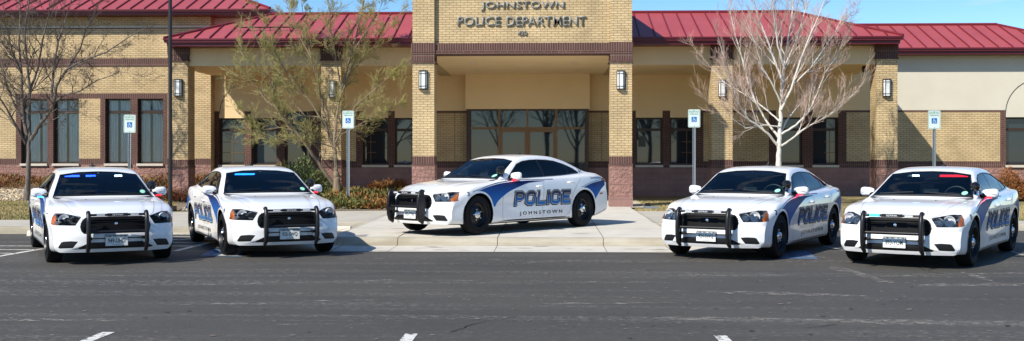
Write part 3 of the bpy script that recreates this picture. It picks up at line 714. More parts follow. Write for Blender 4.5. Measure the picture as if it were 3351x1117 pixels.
cc = MB(); cc.box(xc+.02, X_(2937,YC)-.5, ybm+.35, YB, ZS+.012, ZS+.06, 'stucco'); bpart(cc, 'canopy_ceiling')
sg = MB(); ys_ = EY+.75; zz = ze1+.75*(zrd-ze1)/(RY-EY)+.14
sg.bar((X_(785,ys_),ys_,zz),(X_(982,ys_),ys_,zz), .022, 'dark_bronze', 6)
for k in range(7): 
    xx = X_(785,ys_)+(X_(982,ys_)-X_(785,ys_))*k/6; sg.bar((xx,ys_,zz),(xx,ys_+.03,zz-.15), .014, 'dark_bronze', 5)
bpart(sg, 'snow_guard')
# security camera under the right canopy corner
sc_ = MB(); cxp = X_(2846, 33.9); sc_.lathe([(.0,ZS-.20),(.055,ZS-.17),(.075,ZS-.11),(.08,ZS-.04),(.06,ZS+.01)], 'gloss_black', (cxp-.15,33.95,0), 'z', 16); o = bpart(sc_, 'dome_camera', smooth=True)

# ---- lettering on the portico
SGN = empty('building_lettering', (X_(1708, YP), YP+.13, Z_(60, YP))); tag(SGN, 'grey metal raised letters naming the police department on the brick portico front', 'sign lettering')
def raised(body, u0, u1, v0, v1, offset=.014, extrude=.02, stand=.05, spacing=1.0):
    Y = YP+.13-stand; x0, x1 = X_(u0, Y), X_(u1, Y); z1, z0 = Z_(v0, Y, u0), Z_(v1, Y, u0)
    me = fit_text(body, x1-x0, z1-z0, offset, 0, spacing)
    bm = bmesh.new(); bm.from_mesh(me); r = bmesh.ops.extrude_face_region(bm, geom=bm.faces[:])
    bmesh.ops.translate(bm, verts=[e for e in r['geom'] if isinstance(e, bmesh.types.BMVert)], vec=(0,0,-.035))
    bmesh.ops.recalc_face_normals(bm, faces=bm.faces); bm.to_mesh(me); bm.free()
    me.materials.clear(); me.materials.append(M['letter_metal'])
    o = bpy.data.objects.new('raised_letters', me); COL.objects.link(o); o.rotation_euler = (math.pi/2, 0, 0); o.parent = SGN
    o.location = Vector(((x0+x1)/2, Y, (z0+z1)/2))-SGN.location; return o
raised('JOHNSTOWN', 1573, 1846, 4.5, 35, spacing=1.05)
raised('POLICE', 1497, 1638, 54, 85, spacing=1.03); raised('DEPARTMENT', 1657, 1918, 54, 85, spacing=1.03)
raised('430', 1694, 1724, 100, 115)

# ---- wall lanterns
def lantern(u0, u1, v0, v1, Y, label):
    x0, x1 = X_(u0, Y-.1), X_(u1, Y-.1); z1, z0 = Z_(v0, Y-.1, u0), Z_(v1, Y-.1, u0); xm = (x0+x1)/2; w = (x1-x0)/2; h = z1-z0
    t = empty('wall_lantern', (xm, Y, z0)); tag(t, label, 'wall light', 'wall lanterns on the brick pillars')
    prof = [(-w,0),(-w,-.07),(-w*.55,-.125),(w*.55,-.125),(w,-.07),(w,0)]
    g_ = MB(); ins = .88
    for (xa_, ya), (xb_, yb_) in zip(prof[:-1], prof[1:]): g_.poly([(xa_*ins,ya*ins,.01),(xb_*ins,yb_*ins,.01),(xb_*ins,yb_*ins,h-.01),(xa_*ins,ya*ins,h-.01)], 'lantern_glass')
    build(g_, 'diffuser', t)
    f = MB()
    def ring(za, zb_):
        for (xa_, ya), (xb_, yb_) in zip(prof[:-1], prof[1:]): f.poly([(xa_,ya,za),(xb_,yb_,za),(xb_,yb_,zb_),(xa_,ya,zb_)], 'lantern_frame')
        f.poly([(a_,b_,zb_) for a_, b_ in prof], 'lantern_frame'); f.poly([(a_,b_,za) for a_, b_ in reversed(prof)], 'lantern_frame')
    ring(0, .018); ring(h-.022, h)
    def ring2(za, zb_):
        for (xa_, ya), (xb_, yb_) in zip(prof[:-1], prof[1:]): f.poly([(xa_,ya,za),(xb_,yb_,za),(xb_,yb_,zb_),(xa_,ya,zb_)], 'lantern_frame')
    ring2(h*.16-.007, h*.16+.007); ring2(h*.84-.007, h*.84+.007)
    for a_, b_ in prof[1:5]: f.bar((a_,b_,0),(a_,b_,h), .008, 'lantern_frame', 6)
    f.box(-w, w, -.012, 0, 0, h, 'lantern_frame', skip='k')
    build(f, 'frame', t)
lantern(1370.5,1398,231,292,YP,'black framed white wall lantern on the left entrance pillar under the name lettering')
lantern(2019,2046,231,292.5,YP,'black framed white wall lantern on the right entrance pillar, beside the entrance doors')
lantern(568,594,259,315,YC,'black framed white wall lantern beside the tall dark lamp pole on the far left pillar')
lantern(1073,1098,264,319,YC,'black framed white wall lantern seen behind the budding green tree')
lantern(2352,2378,261,317,YC,'black framed white wall lantern on the pillar half behind the white barked tree')
lantern(2891,2918,259,316,YC,'black framed white wall lantern on the rightmost brick pillar')

# ================================================================ STREET FURNITURE
def fix_text(me, m): me.materials.clear(); me.materials.append(M[m]); return me
TXT = {}
def sign(u, v0, v1, depth_y, label, tilt=0.0):
    x = X_(u, depth_y); z1, z0 = Z_(v0, depth_y, u), Z_(v1, depth_y, u); H = z1-z0; Wd = H*.665
    gz = ground_z(x, depth_y); t = empty('parking_sign', (x, depth_y, gz-.02)); tag(t, label, 'parking sign', 'reserved parking signs on metal posts'); t.rotation_euler = (0, tilt, 0)
    zt = z1-gz+.02
    p = MB(); top = zt-.06
    p.box(-.028, .028, .0, .006, 0, top, 'galvanised'); p.box(-.028, -.022, -.022, 0, 0, top, 'galvanised'); p.box(.022, .028, -.022, 0, 0, top, 'galvanised')
    p.box(-.04, -.028, -.026, -.022, 0, top, 'galvanised'); p.box(.028, .04, -.026, -.022, 0, top, 'galvanised')
    k = .1
    while k < top-H: p.box(-.006, .006, -.003, -.0005, k, k+.014, 'gloss_black'); k += .05
    build(p, 'post', t)
    zc = zt-H/2; yf = -.032
    def rr(w, h, r, y, m, mb, hole=None):
        pts = []
        for sx, sy, a0 in ((1,1,0),(-1,1,90),(-1,-1,180),(1,-1,270)):
            for i in range(5):
                a = math.radians(a0+90*i/4); pts.append((sx*(w/2-r)+r*math.cos(a), sy*(h/2-r)+r*math.sin(a)))
        mb.poly([(x_, y, zc+z_) for x_, z_ in reversed(pts)], m); return pts
    pm = MB(); rr(Wd, H, .03, yf, 'sign_white', pm); pts = rr(Wd, H, .03, yf+.004, 'galvanised', pm)
    for i in range(len(pts)):
        a_, b_ = pts[i], pts[(i+1) % len(pts)]; pm.poly([(a_[0],yf,zc+a_[1]),(b_[0],yf,zc+b_[1]),(b_[0],yf+.004,zc+b_[1]),(a_[0],yf+.004,zc+a_[1])], 'galvanised')
    w2, h2, r2 = Wd-.025, H-.025, .025; q = []
    for ww, hh in ((w2, h2), (w2-.014, h2-.014)):
        pt = []
        for sx, sy, a0 in ((1,1,0),(-1,1,90),(-1,-1,180),(1,-1,270)):
            for i in range(5):
                a = math.radians(a0+90*i/4); pt.append((sx*(ww/2-r2)+r2*math.cos(a), sy*(hh/2-r2)+r2*math.sin(a)))
        q.append(pt)
    for i in range(20):
        j = (i+1) % 20; pm.poly([(q[0][i][0],yf-.001,zc+q[0][i][1]),(q[0][j][0],yf-.001,zc+q[0][j][1]),(q[1][j][0],yf-.001,zc+q[1][j][1]),(q[1][i][0],yf-.001,zc+q[1][i][1])], 'sign_green')
    po = build(pm, 'sign_plate', t)
    for body, zz, w_ in (('RESERVED', .36, .80), ('PARKING', .235, .72)):
        me = fix_text(fit_text(body, Wd*w_, H*.088, .012), 'sign_green'); o = obj('lettering', me, po); o.rotation_euler = (math.pi/2,0,0); o.location = (0, yf-.0015, zc+H*zz)
    s = MB(); S = Wd*.44; zq = zc-H*.06
    s.poly([(-S/2,yf-.0012,zq-S/2),(S/2,yf-.0012,zq-S/2),(S/2,yf-.0012,zq+S/2),(-S/2,yf-.0012,zq+S/2)], 'sign_blue')
    def dot(cx_, cz, r, m, y): s.poly([(cx_+r*math.cos(2*math.pi*i/14), y, cz+r*math.sin(2*math.pi*i/14)) for i in range(14)], m)
    y = yf-.0022; e = S/100
    dot(-8*e, zq+34*e, 7*e, 'sign_white', y)
    def seg(pts, w_, yy):
        for (xa_, za), (xb_, zb_) in zip(pts[:-1], pts[1:]):
            d = Vector((xb_-xa_, zb_-za)).normalized(); n_ = Vector((-d.y, d.x))*w_/2
            s.poly([((xa_)*e-n_.x*e, yy, zq+za*e-n_.y*e), (xb_*e-n_.x*e, yy, zq+zb_*e-n_.y*e), (xb_*e+n_.x*e, yy, zq+zb_*e+n_.y*e), (xa_*e+n_.x*e, yy, zq+za*e+n_.y*e)], 'sign_white'); yy -= .0004
    seg([(-8,30),(-5,0),(16,0),(26,-26),(36,-22)], 9, y-.0004); seg([(-6,14),(12,14)], 7, y-.0024)
    arc = [(-2+24*math.cos(math.radians(a)), -16+24*math.sin(math.radians(a))) for a in range(120, 345, 25)]; seg(arc, 7, y-.003)
    build(s, 'wheelchair_symbol', po)
    b_ = MB()
    for zz in (H*.43, -H*.42): b_.lathe([(.012,0),(.009,.006),(0,.007)], 'steel_black', (0,yf-.004,zc+zz), 'y', 10)
    build(b_, 'bolt', t)
sign(423, 376, 435, 28.9, 'white and blue reserved parking sign on its metal post before the left wing windows', tilt=math.radians(.6))
sign(1140, 363, 421, 29.3, 'white and blue reserved parking sign beside the budding green tree')
sign(2271, 358.5, 417.5, 28.0, 'white and blue reserved parking sign between the entrance and the white barked tree')
sign(3056, 362, 423, 26.9, 'white and blue reserved parking sign against the sunlit brick of the right wing')
pb = G(557, 690, .17)
lp = empty('lamp_pole', (pb.x, pb.y, ground_z(pb.x, pb.y)-.01)); tag(lp, 'tall dark brown lamp pole standing between the two left police cars', 'lamp pole')
p = MB(); p.tube([(0,0,0),(0,0,8.2)], [.053,.045], 'pole_black', 20); build(p, 'pole', lp, smooth=True)
p = MB(); p.box(-.13, .13, -.13, .13, 0, .14, 'pole_black'); build(p, 'base_cover', lp)
p = MB(); p.box(-.03, .9, -.03, .03, 8.05, 8.11, 'pole_black'); p.box(.45, 1.1, -.2, .2, 7.98, 8.14, 'pole_black'); build(p, 'lamp_head', lp)
def stop(x0, x1, y, label):
    t = MB(); pr = [(-.09,0),(-.075,.06),(-.045,.105),(.045,.105),(.075,.06),(.09,0)]
    for (a_, b_), (c_, d_) in zip(pr[:-1], pr[1:]): t.poly([(x0,a_,b_),(x1,a_,b_),(x1,c_,d_),(x0,c_,d_)], 'concrete_pale')
    t.poly([(x0,a_,b_) for a_, b_ in pr], 'concrete_pale'); t.poly([(x1,a_,b_) for a_, b_ in reversed(pr)], 'concrete_pale')
    o = build(t, 'wheel_stop'); o.location = (0, y, 0); tag(o, label, 'wheel stop')
stop(X_(78,20.7), X_(78,20.7)+1.8, 20.9, 'pale concrete wheel stop behind the leftmost police car')
stop(X_(1147,22.4)-1.8, X_(1147,22.4), 22.45, 'pale concrete wheel stop behind the second police car from the left')
u_ = G(2130, 684, .17); ub = MB(); ub.box(-.2,.2,-.14,.14,-.03,.06,'galvanised'); ub.box(-.17,.17,-.11,.11,.06,.075,'galvanised'); ub.box(-.16,-.02,-.03,.0,.075,.16,'gloss_black')
o = build(ub, 'utility_cover'); o.location = (u_.x, u_.y, .17); tag(o, 'small grey utility cover lying in the dry grass right of the entrance', 'utility cover')
# ================================================================ VEGETATION
def rnd_dir(r):
    while True:
        v = Vector((r.uniform(-1,1), r.uniform(-1,1), r.uniform(-1,1)))
        if .05 < v.length < 1: return v.normalized()
def gtube(mb, pts, rads, m, n): mb.tube(pts, rads, m, n, cap=False)
def grow(r, mb, leaf, p, d, L, rad, lvl, P):
    """a twig and its side shoots"""
    nseg = 4 if lvl < P['max'] else 3
    pts = [p.copy()]; rads = [rad]; q = p.copy(); dd = d.copy()
    for i in range(nseg):
        dd = (dd+rnd_dir(r)*P['wob']+Vector((0,0,P['up']))).normalized(); q = q+dd*L/nseg; pts.append(q.copy()); rads.append(max(P['tip'], rad*(1-(i+1)/nseg*.72)))
    m = P['m'][min(lvl, len(P['m'])-1)]
    gtube(mb, pts, rads, m, 5 if lvl < 1 else (4 if lvl < 2 else 3))
    if leaf is not None and lvl >= P['leaflvl']:
        for i in range(P['nleaf']):
            t = r.uniform(.2, 1)*nseg; k = min(int(t), nseg-1); c = pts[k].lerp(pts[k+1], t-k)+rnd_dir(r)*.02
            a = rnd_dir(r); b = a.orthogonal().normalized(); s = r.uniform(.010,.022)*P.get('ls', 1)
            leaf.poly([c-a*s, c+b*s*.6, c+a*s*1.3, c-b*s*.6], r.choice(P['lm']))
    if lvl < P['max']:
        n = P['n'][lvl] if lvl < len(P['n']) else 3
        for i in range(n):
            t = r.uniform(.18, 1.0)*nseg; k = min(int(t), nseg-1); c = pts[k].lerp(pts[k+1], t-k)
            base = (pts[k+1]-pts[k]).normalized(); side = base.orthogonal().normalized(); side.rotate(Matrix.Rotation(r.uniform(0, 6.283), 3, base))
            nd = (base*P['fwd']+side*r.uniform(.5, 1)).normalized()
            grow(r, mb, leaf, c, nd, L*P['lr']*r.uniform(.6, 1.15), rads[k]*.6, lvl+1, P)
def tree(name, label, base, y0, limbs, trunkpts, trunkr, P, seed, cat='tree', bark='bark_grey', branch_every=.34, limb_r=.045):
    """limbs: lists of (u, v) photo points with a depth offset at the tip and a starting radius"""
    r = random.Random(seed); bx_, by_ = X_(base[0], y0), y0
    gz = ground_z(bx_, by_)
    root = empty(name, (bx_, by_, gz-.03)); tag(root, label, cat)
    O_ = Vector((bx_, by_, gz-.03))
    tm = MB(); cm = MB(); lf = MB() if P.get('nleaf') else None
    tp = [Vector((bx_, by_, gz-.03))]+[Vector((*[W(u, v, y0+dy)[0]], y0+dy, W(u, v, y0+dy)[1])) for u, v, dy in trunkpts]
    # dense resample with slight knobbles
    def dense(pts, rr, n_=4):
        op, orr = [], []
        for i in range(len(pts)-1):
            for k in range(n_):
                t = k/n_; op.append(pts[i].lerp(pts[i+1], t)+rnd_dir(r)*min(rr[i]*.25, .012)); orr.append((rr[i]+(rr[i+1]-rr[i])*t)*r.uniform(.94, 1.07))
        op.append(pts[-1]); orr.append(rr[-1]); return op, orr
    rr = [trunkr*(1-.5*i/(len(tp)-1)) for i in range(len(tp))]; rr[0] = trunkr*1.25
    op, orr = dense(tp, rr); op = [p-O_ for p in op]; gtube(tm, op, orr, bark, 12)
    for lb in limbs:
        pts2, dy, r0 = lb[0], lb[1], lb[2]
        n_ = len(pts2); pp = []
        for i, (u, v) in enumerate(pts2):
            yy = y0+dy*(i/(n_-1))**1.0; x, z = W(u, v, yy); pp.append(Vector((x, yy, z)))
        rr = [r0*P.get('lt', 1)*(1-.80*(i/(n_-1))) for i in range(n_)]
        op, orr = dense(pp, rr, 4); op = [p-O_ for p in op]
        gtube(tm, op, orr, bark, 8)
        # side branches along the limb
        tot = sum((op[i+1]-op[i]).length for i in range(len(op)-1)); acc = 0; nxt = tot*P['start']
        for i in range(len(op)-1):
            seg = op[i+1]-op[i]; acc += seg.length
            while acc > nxt:
                fr_ = nxt/tot; base_ = seg.normalized(); side = base_.orthogonal().normalized(); side.rotate(Matrix.Rotation(r.uniform(0, 6.283), 3, base_))
                nd = (base_*P['fwd']+side*r.uniform(.6, 1)).normalized(); L = P['L']*(1.05-.55*fr_)*r.uniform(.6, 1.2)
                grow(r, cm, lf, op[i].copy(), nd, L, min(orr[i]*.6, P['r1']), 0, P)
                nxt += branch_every*r.uniform(.6, 1.4)
        grow(r, cm, lf, op[-1].copy(), (op[-1]-op[-2]).normalized(), P['L']*.8, orr[-1], 0, P)
    build(tm, 'trunk', root, smooth=True); build(cm, 'crown', root)
    if lf: build(lf, 'buds', root)
    return root
# dark bare tree, far left
PA = dict(max=3, n=[5,4,3], m=['bark_grey','twig_grey'], wob=.26, up=.05, tip=.0035, lr=.55, fwd=.9, L=1.15, r1=.022, start=.22)
lim = [([(84,470),(62,430),(38,385),(15,345),(-15,300),(-50,240)], -1.0, .045),
 ([(92,465),(80,400),(72,330),(70,240),(62,140),(66,40),(60,-60)], .5, .06),
 ([(98,460),(96,390),(98,300),(88,200),(80,110),(95,10),(100,-60)], -.4, .055),
 ([(102,455),(130,410),(165,365),(178,330),(186,280),(215,230),(270,200),(350,170),(425,120)], -.8, .06),
 ([(172,352),(170,290),(176,220),(190,140),(215,60),(240,-20)], .4, .045),
 ([(186,280),(225,220),(262,160),(285,90),(320,20)], .9, .035),
 ([(176,335),(215,310),(260,300),(320,262),(390,240)], -1.2, .035),
 ([(80,400),(45,340),(20,270),(5,200),(-20,120)], .8, .035),
 ([(70,240),(40,170),(25,100),(-5,20)], -.8, .03),
 ([(98,300),(125,220),(140,130),(160,50),(165,-40)], -.6, .04),
 ([(125,420),(170,395),(215,370),(240,368)], -1.0, .022),
 ([(72,330),(110,290),(130,240),(155,190),(170,130)], .9, .028),
 ([(98,380),(60,330),(30,300),(-10,270)], 1.2, .025)]
tree('bare_tree', 'dark bare leafless tree in the lawn at the far left', (87,655), 30.4, lim, [(90,600,0),(93,540,0),(94,490,0),(95,455,0)], .088, PA, 3)
# multi-stemmed tree with green buds
PB_ = dict(lt=.78, max=2, n=[10,7], m=['bark_tan','twig_tan'], wob=.30, up=.06, tip=.0030, lr=.60, fwd=1.3, L=.80, r1=.015, start=.25, nleaf=5, leaflvl=1, lm=['bud_green','bud_yellow','bud_yellow'], ls=.5)
lim = [([(1100,555),(1097,500),(1094,450),(1102,380),(1118,290),(1145,190),(1170,100),(1190,10),(1200,-60)], .3, .07),
 ([(1090,600),(1062,565),(1022,505),(980,445),(945,405),(912,360),(890,290),(868,210),(850,150)], -.9, .075),
 ([(1097,500),(1078,455),(1064,385),(1045,290),(1018,190),(1000,100),(985,0)], .6, .045),
 ([(1096,470),(1130,400),(1170,340),(1225,295),(1275,250),(1320,210)], -.8, .035),
 ([(1110,330),(1140,250),(1190,190),(1245,130),(1290,70)], .8, .032),
 ([(965,430),(915,418),(865,425),(815,405),(775,365)], -.6, .028),
 ([(1072,430),(1020,340),(965,270),(915,200),(875,120),(850,60)], -.3, .032),
 ([(912,360),(870,330),(830,270),(800,210),(790,150)], .6, .025),
 ([(1118,290),(1100,200),(1085,110),(1075,10)], -.6, .03),
 ([(1064,385),(1000,380),(950,330),(930,260),(945,170)], .8, .025),
 ([(1094,450),(1140,430),(1190,400),(1250,380),(1300,330)], .5, .025),
 ([(1145,190),(1180,130),(1230,60),(1260,-10)], -.6, .024),
 ([(1018,190),(980,120),(950,50),(930,-20)], .5, .022),
 ([(1085,480),(1020,460),(960,470),(900,450),(840,440)], -.9, .022),
 ([(1040,530),(1050,500),(1040,470),(1030,430)], .6, .025)]
tree('budding_tree', 'multi-stemmed tree with small green buds beside the entrance, left of the portico', (1105,612), 31.2, lim, [(1103,590,0),(1101,570,0),(1100,553,0)], .125, PB_, 11, bark='bark_tan', branch_every=.21)
# white barked tree
PC_ = dict(lt=.82, max=2, n=[7,5], m=['twig_pale','twig_red','twig_red'], wob=.16, up=.13, tip=.0028, lr=.60, fwd=1.4, L=1.0, r1=.020, start=.22)
lim = [([(2549,470),(2552,420),(2556,350),(2560,290),(2566,220),(2575,150),(2590,70),(2600,-40)], .3, .075),
 ([(2546,480),(2520,445),(2485,415),(2450,392),(2420,345),(2400,290),(2385,230),(2362,170)], -.8, .045),
 ([(2548,450),(2510,400),(2475,340),(2448,270),(2428,190),(2405,110),(2385,20)], .6, .042),
 ([(2554,480),(2590,455),(2635,420),(2680,395),(2740,360),(2790,310)], -.9, .036),
 ([(2556,440),(2605,410),(2645,370),(2672,310),(2700,240),(2740,180),(2775,110)], .5, .04),
 ([(2556,360),(2590,290),(2615,210),(2645,130),(2680,50),(2710,-30)], -.5, .042),
 ([(2562,270),(2535,200),(2510,130),(2480,50),(2455,-40)], .5, .045),
 ([(2556,340),(2530,280),(2495,220),(2470,140),(2440,60)], -.7, .035),
 ([(2568,215),(2600,150),(2625,70),(2650,-20)], .6, .038),
 ([(2566,225),(2545,150),(2535,70),(2520,-40)], -.4, .04),
 ([(2554,400),(2515,365),(2470,330),(2420,300),(2370,270),(2320,215)], .8, .032),
 ([(2600,275),(2650,225),(2690,170),(2730,110),(2760,50)], .9, .028),
 ([(2550,455),(2570,400),(2610,350),(2650,300),(2660,240)], 1.0, .03),
 ([(2554,415),(2500,410),(2440,420),(2390,385),(2350,360)], -.5, .024)]
tree('white_barked_tree', 'white barked bare tree with reddish upswept twigs right of the entrance', (2549,650), 29.6, lim, [(2549,600,0),(2549,545,0),(2549,500,0),(2550,465,0)], .105, PC_, 21, bark='bark_white', branch_every=.22)

def shrub(name, label, cx_, cy_, w_, d_, h_, n, mats, seed, spiky=True, leaf=.07, cat='shrub', group=None, stem='leaf_brown', kind=None):
    r = random.Random(seed); gz = ground_z(cx_, cy_); m = MB(); st = MB()
    for i in range(n):
        a = r.uniform(0, 6.283); q = math.sqrt(r.random()); x = q*math.cos(a)*w_/2; y = q*math.sin(a)*d_/2
        hh = h_*math.sqrt(max(.05, 1-q*q*.85))*r.uniform(.35, 1.05)
        lump = .75+.35*math.sin(x*5.1+seed)*math.cos(y*4.3+seed*2)
        z = hh*lump; c = Vector((x, y, z)); out = (Vector((x/w_*2, y/d_*2, .55))+rnd_dir(r)*.7).normalized()
        L = leaf*r.uniform(.6, 1.5); sd = out.cross(rnd_dir(r)).normalized()*L*(.16 if spiky else .4)
        mm = mats[int((r.random()*.55+.45*(.5+.5*math.sin(x*3.3+y*2.1+seed)))*len(mats)) % len(mats)]
        m.poly([c-sd, c+out*L*.5-sd*.6, c+out*L, c+out*L*.5+sd*.6], mm)
        if i % 14 == 0: st.bar((x*.3, y*.3, -.02), c, .006, stem, 3, .002, cap=False)
    t = empty(name, (cx_, cy_, gz)); tag(t, label, cat, group)
    build(m, 'foliage', t); build(st, 'stems', t); return t
def cover(name, label, pts, seed, mats, leaf, hfun, n):
    r = random.Random(seed); m = MB()
    for i in range(n):
        x, y = pts(r); gz = ground_z(x, y); h = hfun(x, y)*r.uniform(.3, 1)
        out = (rnd_dir(r)*.9+Vector((0,-.1,.6))).normalized(); L = leaf*r.uniform(.6, 1.5); c = Vector((x, y, gz+h)); sd = out.cross(rnd_dir(r)).normalized()*L*.2
        mm = mats[int((r.random()*.5+.5*(.5+.5*math.sin(x*2.9+seed)*math.cos(y*3.7)))*len(mats)) % len(mats)]
        m.poly([c-sd, c+out*L*.5-sd*.6, c+out*L, c+out*L*.5+sd*.6], mm)
    return tag(build(m, name), label, 'ground cover', kind='stuff')
rust = ['leaf_rust','leaf_orange','leaf_olive','leaf_green','leaf_olive']
cover('juniper_ground_cover', 'low rust and green spreading juniper along the walk left of the entrance slab', lambda r: (r.uniform(-6.2,-3.98), 28.55+2.9*r.random()**1.2), 5, rust, .13, lambda x, y: .12+.22*sm((y-28.4)/1.2)*(1+.35*math.sin(x*4+y*3)), 11000)
cover('juniper_ground_cover', 'low brown and olive juniper below the left wing wall', lambda r: (r.uniform(-20,-9.5), 33.9+2.8*r.random()), 6, ['leaf_brown','leaf_rust','leaf_olive','leaf_brown'], .13, lambda x, y: .10+.22*(1+.4*math.sin(x*2+y*3)), 9000)
shrub('rusty_shrub', 'tall rust coloured shrub at the wall behind the supervisor car', *G(1272, 640, .3).xy, 1.3, .9, .62, 2600, ['leaf_rust','leaf_orange','leaf_rust','leaf_olive'], 2, leaf=.11)
shrub('rusty_shrub', 'red brown shrub beside the lamp pole base', X_(592,30.6), 30.6, 1.5, 1.0, .55, 3000, ['leaf_brown','leaf_rust','leaf_brown'], 8, leaf=.09)
shrub('pine_shrub', 'bushy green pine shrub behind the second police car', X_(975,32.2), 32.2, 1.9, 1.3, 1.35, 6500, ['pine_green','pine_light','pine_green','leaf_olive'], 4, leaf=.13, stem='bark_tan')
shrub('pine_shrub', 'small green pine shrub at the foot of the budding tree', X_(1050,32.0), 32.0, .8, .7, .95, 2200, ['pine_green','pine_light','leaf_olive'], 9, leaf=.12, stem='bark_tan')
shrub('pine_shrub', 'small pine top showing over the second police car roof', X_(905,32.6), 32.6, .5, .5, 1.22, 1200, ['pine_green','pine_light'], 14, leaf=.11, stem='bark_tan')
for k, (u, lab) in enumerate(((3300,'orange brown hedge shrub at the right wing window, nearer the rightmost car'),(3400,'orange brown hedge shrub at the right edge under the window'))):
    shrub('hedge_shrub', lab, X_(u,33.6), 33.6, 1.5, 1.4, .92, 6500, ['leaf_orange','leaf_rust','leaf_orange','leaf_olive','leaf_rust'], 30+k, leaf=.10, group='orange brown hedge shrubs')
def stones(name, label, pts, n, seed):
    r = random.Random(seed); m = MB(); ico = []
    bm = bmesh.new(); bmesh.ops.create_icosphere(bm, subdivisions=1, radius=1); V = [v.co.copy() for v in bm.verts]; Fc = [[v.index for v in f.verts] for f in bm.faces]; bm.free()
    for i in range(n):
        x, y = pts(r); gz = ground_z(x, y); s = r.uniform(.03,.085); sc = Vector((s*r.uniform(.8,1.5), s*r.uniform(.8,1.4), s*r.uniform(.5,.9))); rot = Euler((r.uniform(0,6),r.uniform(0,.5),r.uniform(0,6))).to_matrix()
        k = len(m.v); m.v += [tuple(rot@Vector((v.x*sc.x*r.uniform(.85,1.15), v.y*sc.y, v.z*sc.z))+Vector((x, y, gz+s*.35))) for v in V]
        mi = m.mi(r.choice(['stone_tan','stone_white','stone_tan','stone_grey','stone_white']))
        for f in Fc: m.f.append(tuple(k+q for q in f)); m.m.append(mi)
    return tag(build(m, name), label, 'gravel', kind='stuff')
stones('landscape_stones', 'pale tan and white stones in the left planting bed', lambda r: (r.uniform(-19,-12.5), r.uniform(30.5,34.4)), 5200, 1)
stones('landscape_stones', 'pale stones around the lamp pole base', lambda r: (r.uniform(-9.7,-6.6), r.uniform(27.8,30.6)), 2200, 2)
stones('landscape_stones', 'scattered pale stones among the juniper', lambda r: (r.uniform(-6.2,-4.0), 28.55+r.random()*1.0), 90, 3)
def grass(name, label, pts, n, seed, mats=('grass_straw','grass_dry','grass_straw','grass_green')):
    r = random.Random(seed); m = MB()
    for i in range(n):
        x, y = pts(r); gz = ground_z(x, y); h = r.uniform(.03,.075); w_ = r.uniform(.006,.014); a = r.uniform(0, 3.14); lean = Vector((r.uniform(-.04,.04), r.uniform(-.04,.04), h))
        g_ = math.sin(x*1.3+seed)*math.cos(y*2.2)+r.uniform(-.5,.5)
        mm = 'grass_green' if g_ > .75 else mats[r.randrange(3)]
        b_ = Vector((math.cos(a)*w_, math.sin(a)*w_, 0)); c = Vector((x, y, gz)); m.poly([c-b_, c+b_, c+lean], mm)
    return tag(build(m, name), label, 'grass', kind='stuff')
grass('lawn_grass', 'short straw and green grass left of the police cars', lambda r: (r.uniform(-16.5,-10.4), 23.75+7.0*r.random()**1.2), 34000, 1)
grass('lawn_grass', 'short straw coloured grass right of the entrance slab', lambda r: (r.uniform(2.35,8.2), r.uniform(28.15,34)), 22000, 2)
grass('lawn_grass', 'short yellow grass at the far right beyond the sidewalk', lambda r: (r.uniform(9.5,17), 24.1+7*r.random()**1.4), 24000, 3)

# bare trees of the park across the road, behind the viewer: they show in the station's panes
ft = MB(); rr_ = random.Random(77)
PF_ = dict(max=2, n=[6,5], m=['bark_grey','twig_grey'], wob=.2, up=.10, tip=.012, lr=.6, fwd=1.0)
for k in range(15):
    x0 = -30+4.2*k+rr_.uniform(-1.5,1.5); y0 = -15-rr_.uniform(0,7); h = rr_.uniform(7.5,10.5)
    gtube(ft, [Vector((x0,y0,-.1)), Vector((x0+.1,y0,h*.3)), Vector((x0,y0+.1,h*.62))], [.20,.16,.09], 'bark_grey', 6)
    for q in range(11):
        t = rr_.uniform(.22,.62); a = rr_.uniform(0,6.283); grow(rr_, ft, None, Vector((x0,y0,h*t)), Vector((math.cos(a)*.6, math.sin(a)*.6, 1)).normalized(), h*.42, .08, 0, PF_)
tag(build(ft, 'far_trees'), 'bare trees across the road mirrored in the station windows', 'trees', kind='stuff')
# ================================================================ POLICE CAR (x forward, y to the car's left, z up, origin on the ground between the axles)
def pchip(xs, ys, x):
    xs = np.asarray(xs, float); ys = np.asarray(ys, float); x = np.asarray(x, float)
    h = np.diff(xs); d = np.diff(ys)/h; m = np.zeros_like(ys)
    for i in range(1, len(xs)-1):
        if d[i-1]*d[i] > 0:
            w1, w2 = 2*h[i]+h[i-1], h[i]+2*h[i-1]; m[i] = (w1+w2)/(w1/d[i-1]+w2/d[i])
    m[0], m[-1] = d[0], d[-1]
    i = np.clip(np.searchsorted(xs, x)-1, 0, len(xs)-2); t = (x-xs[i])/h[i]
    return (2*t**3-3*t**2+1)*ys[i]+(t**3-2*t**2+t)*h[i]*m[i]+(-2*t**3+3*t**2)*ys[i+1]+(t**3-t**2)*h[i]*m[i+1]
def tab(s): return [tuple(float(q) for q in r.split(':')) for r in s.split()]
def ev(t, x): t = sorted(t); return pchip([a for a, b in t], [b for a, b in t], x)
XF, XR = 2.46, -2.55
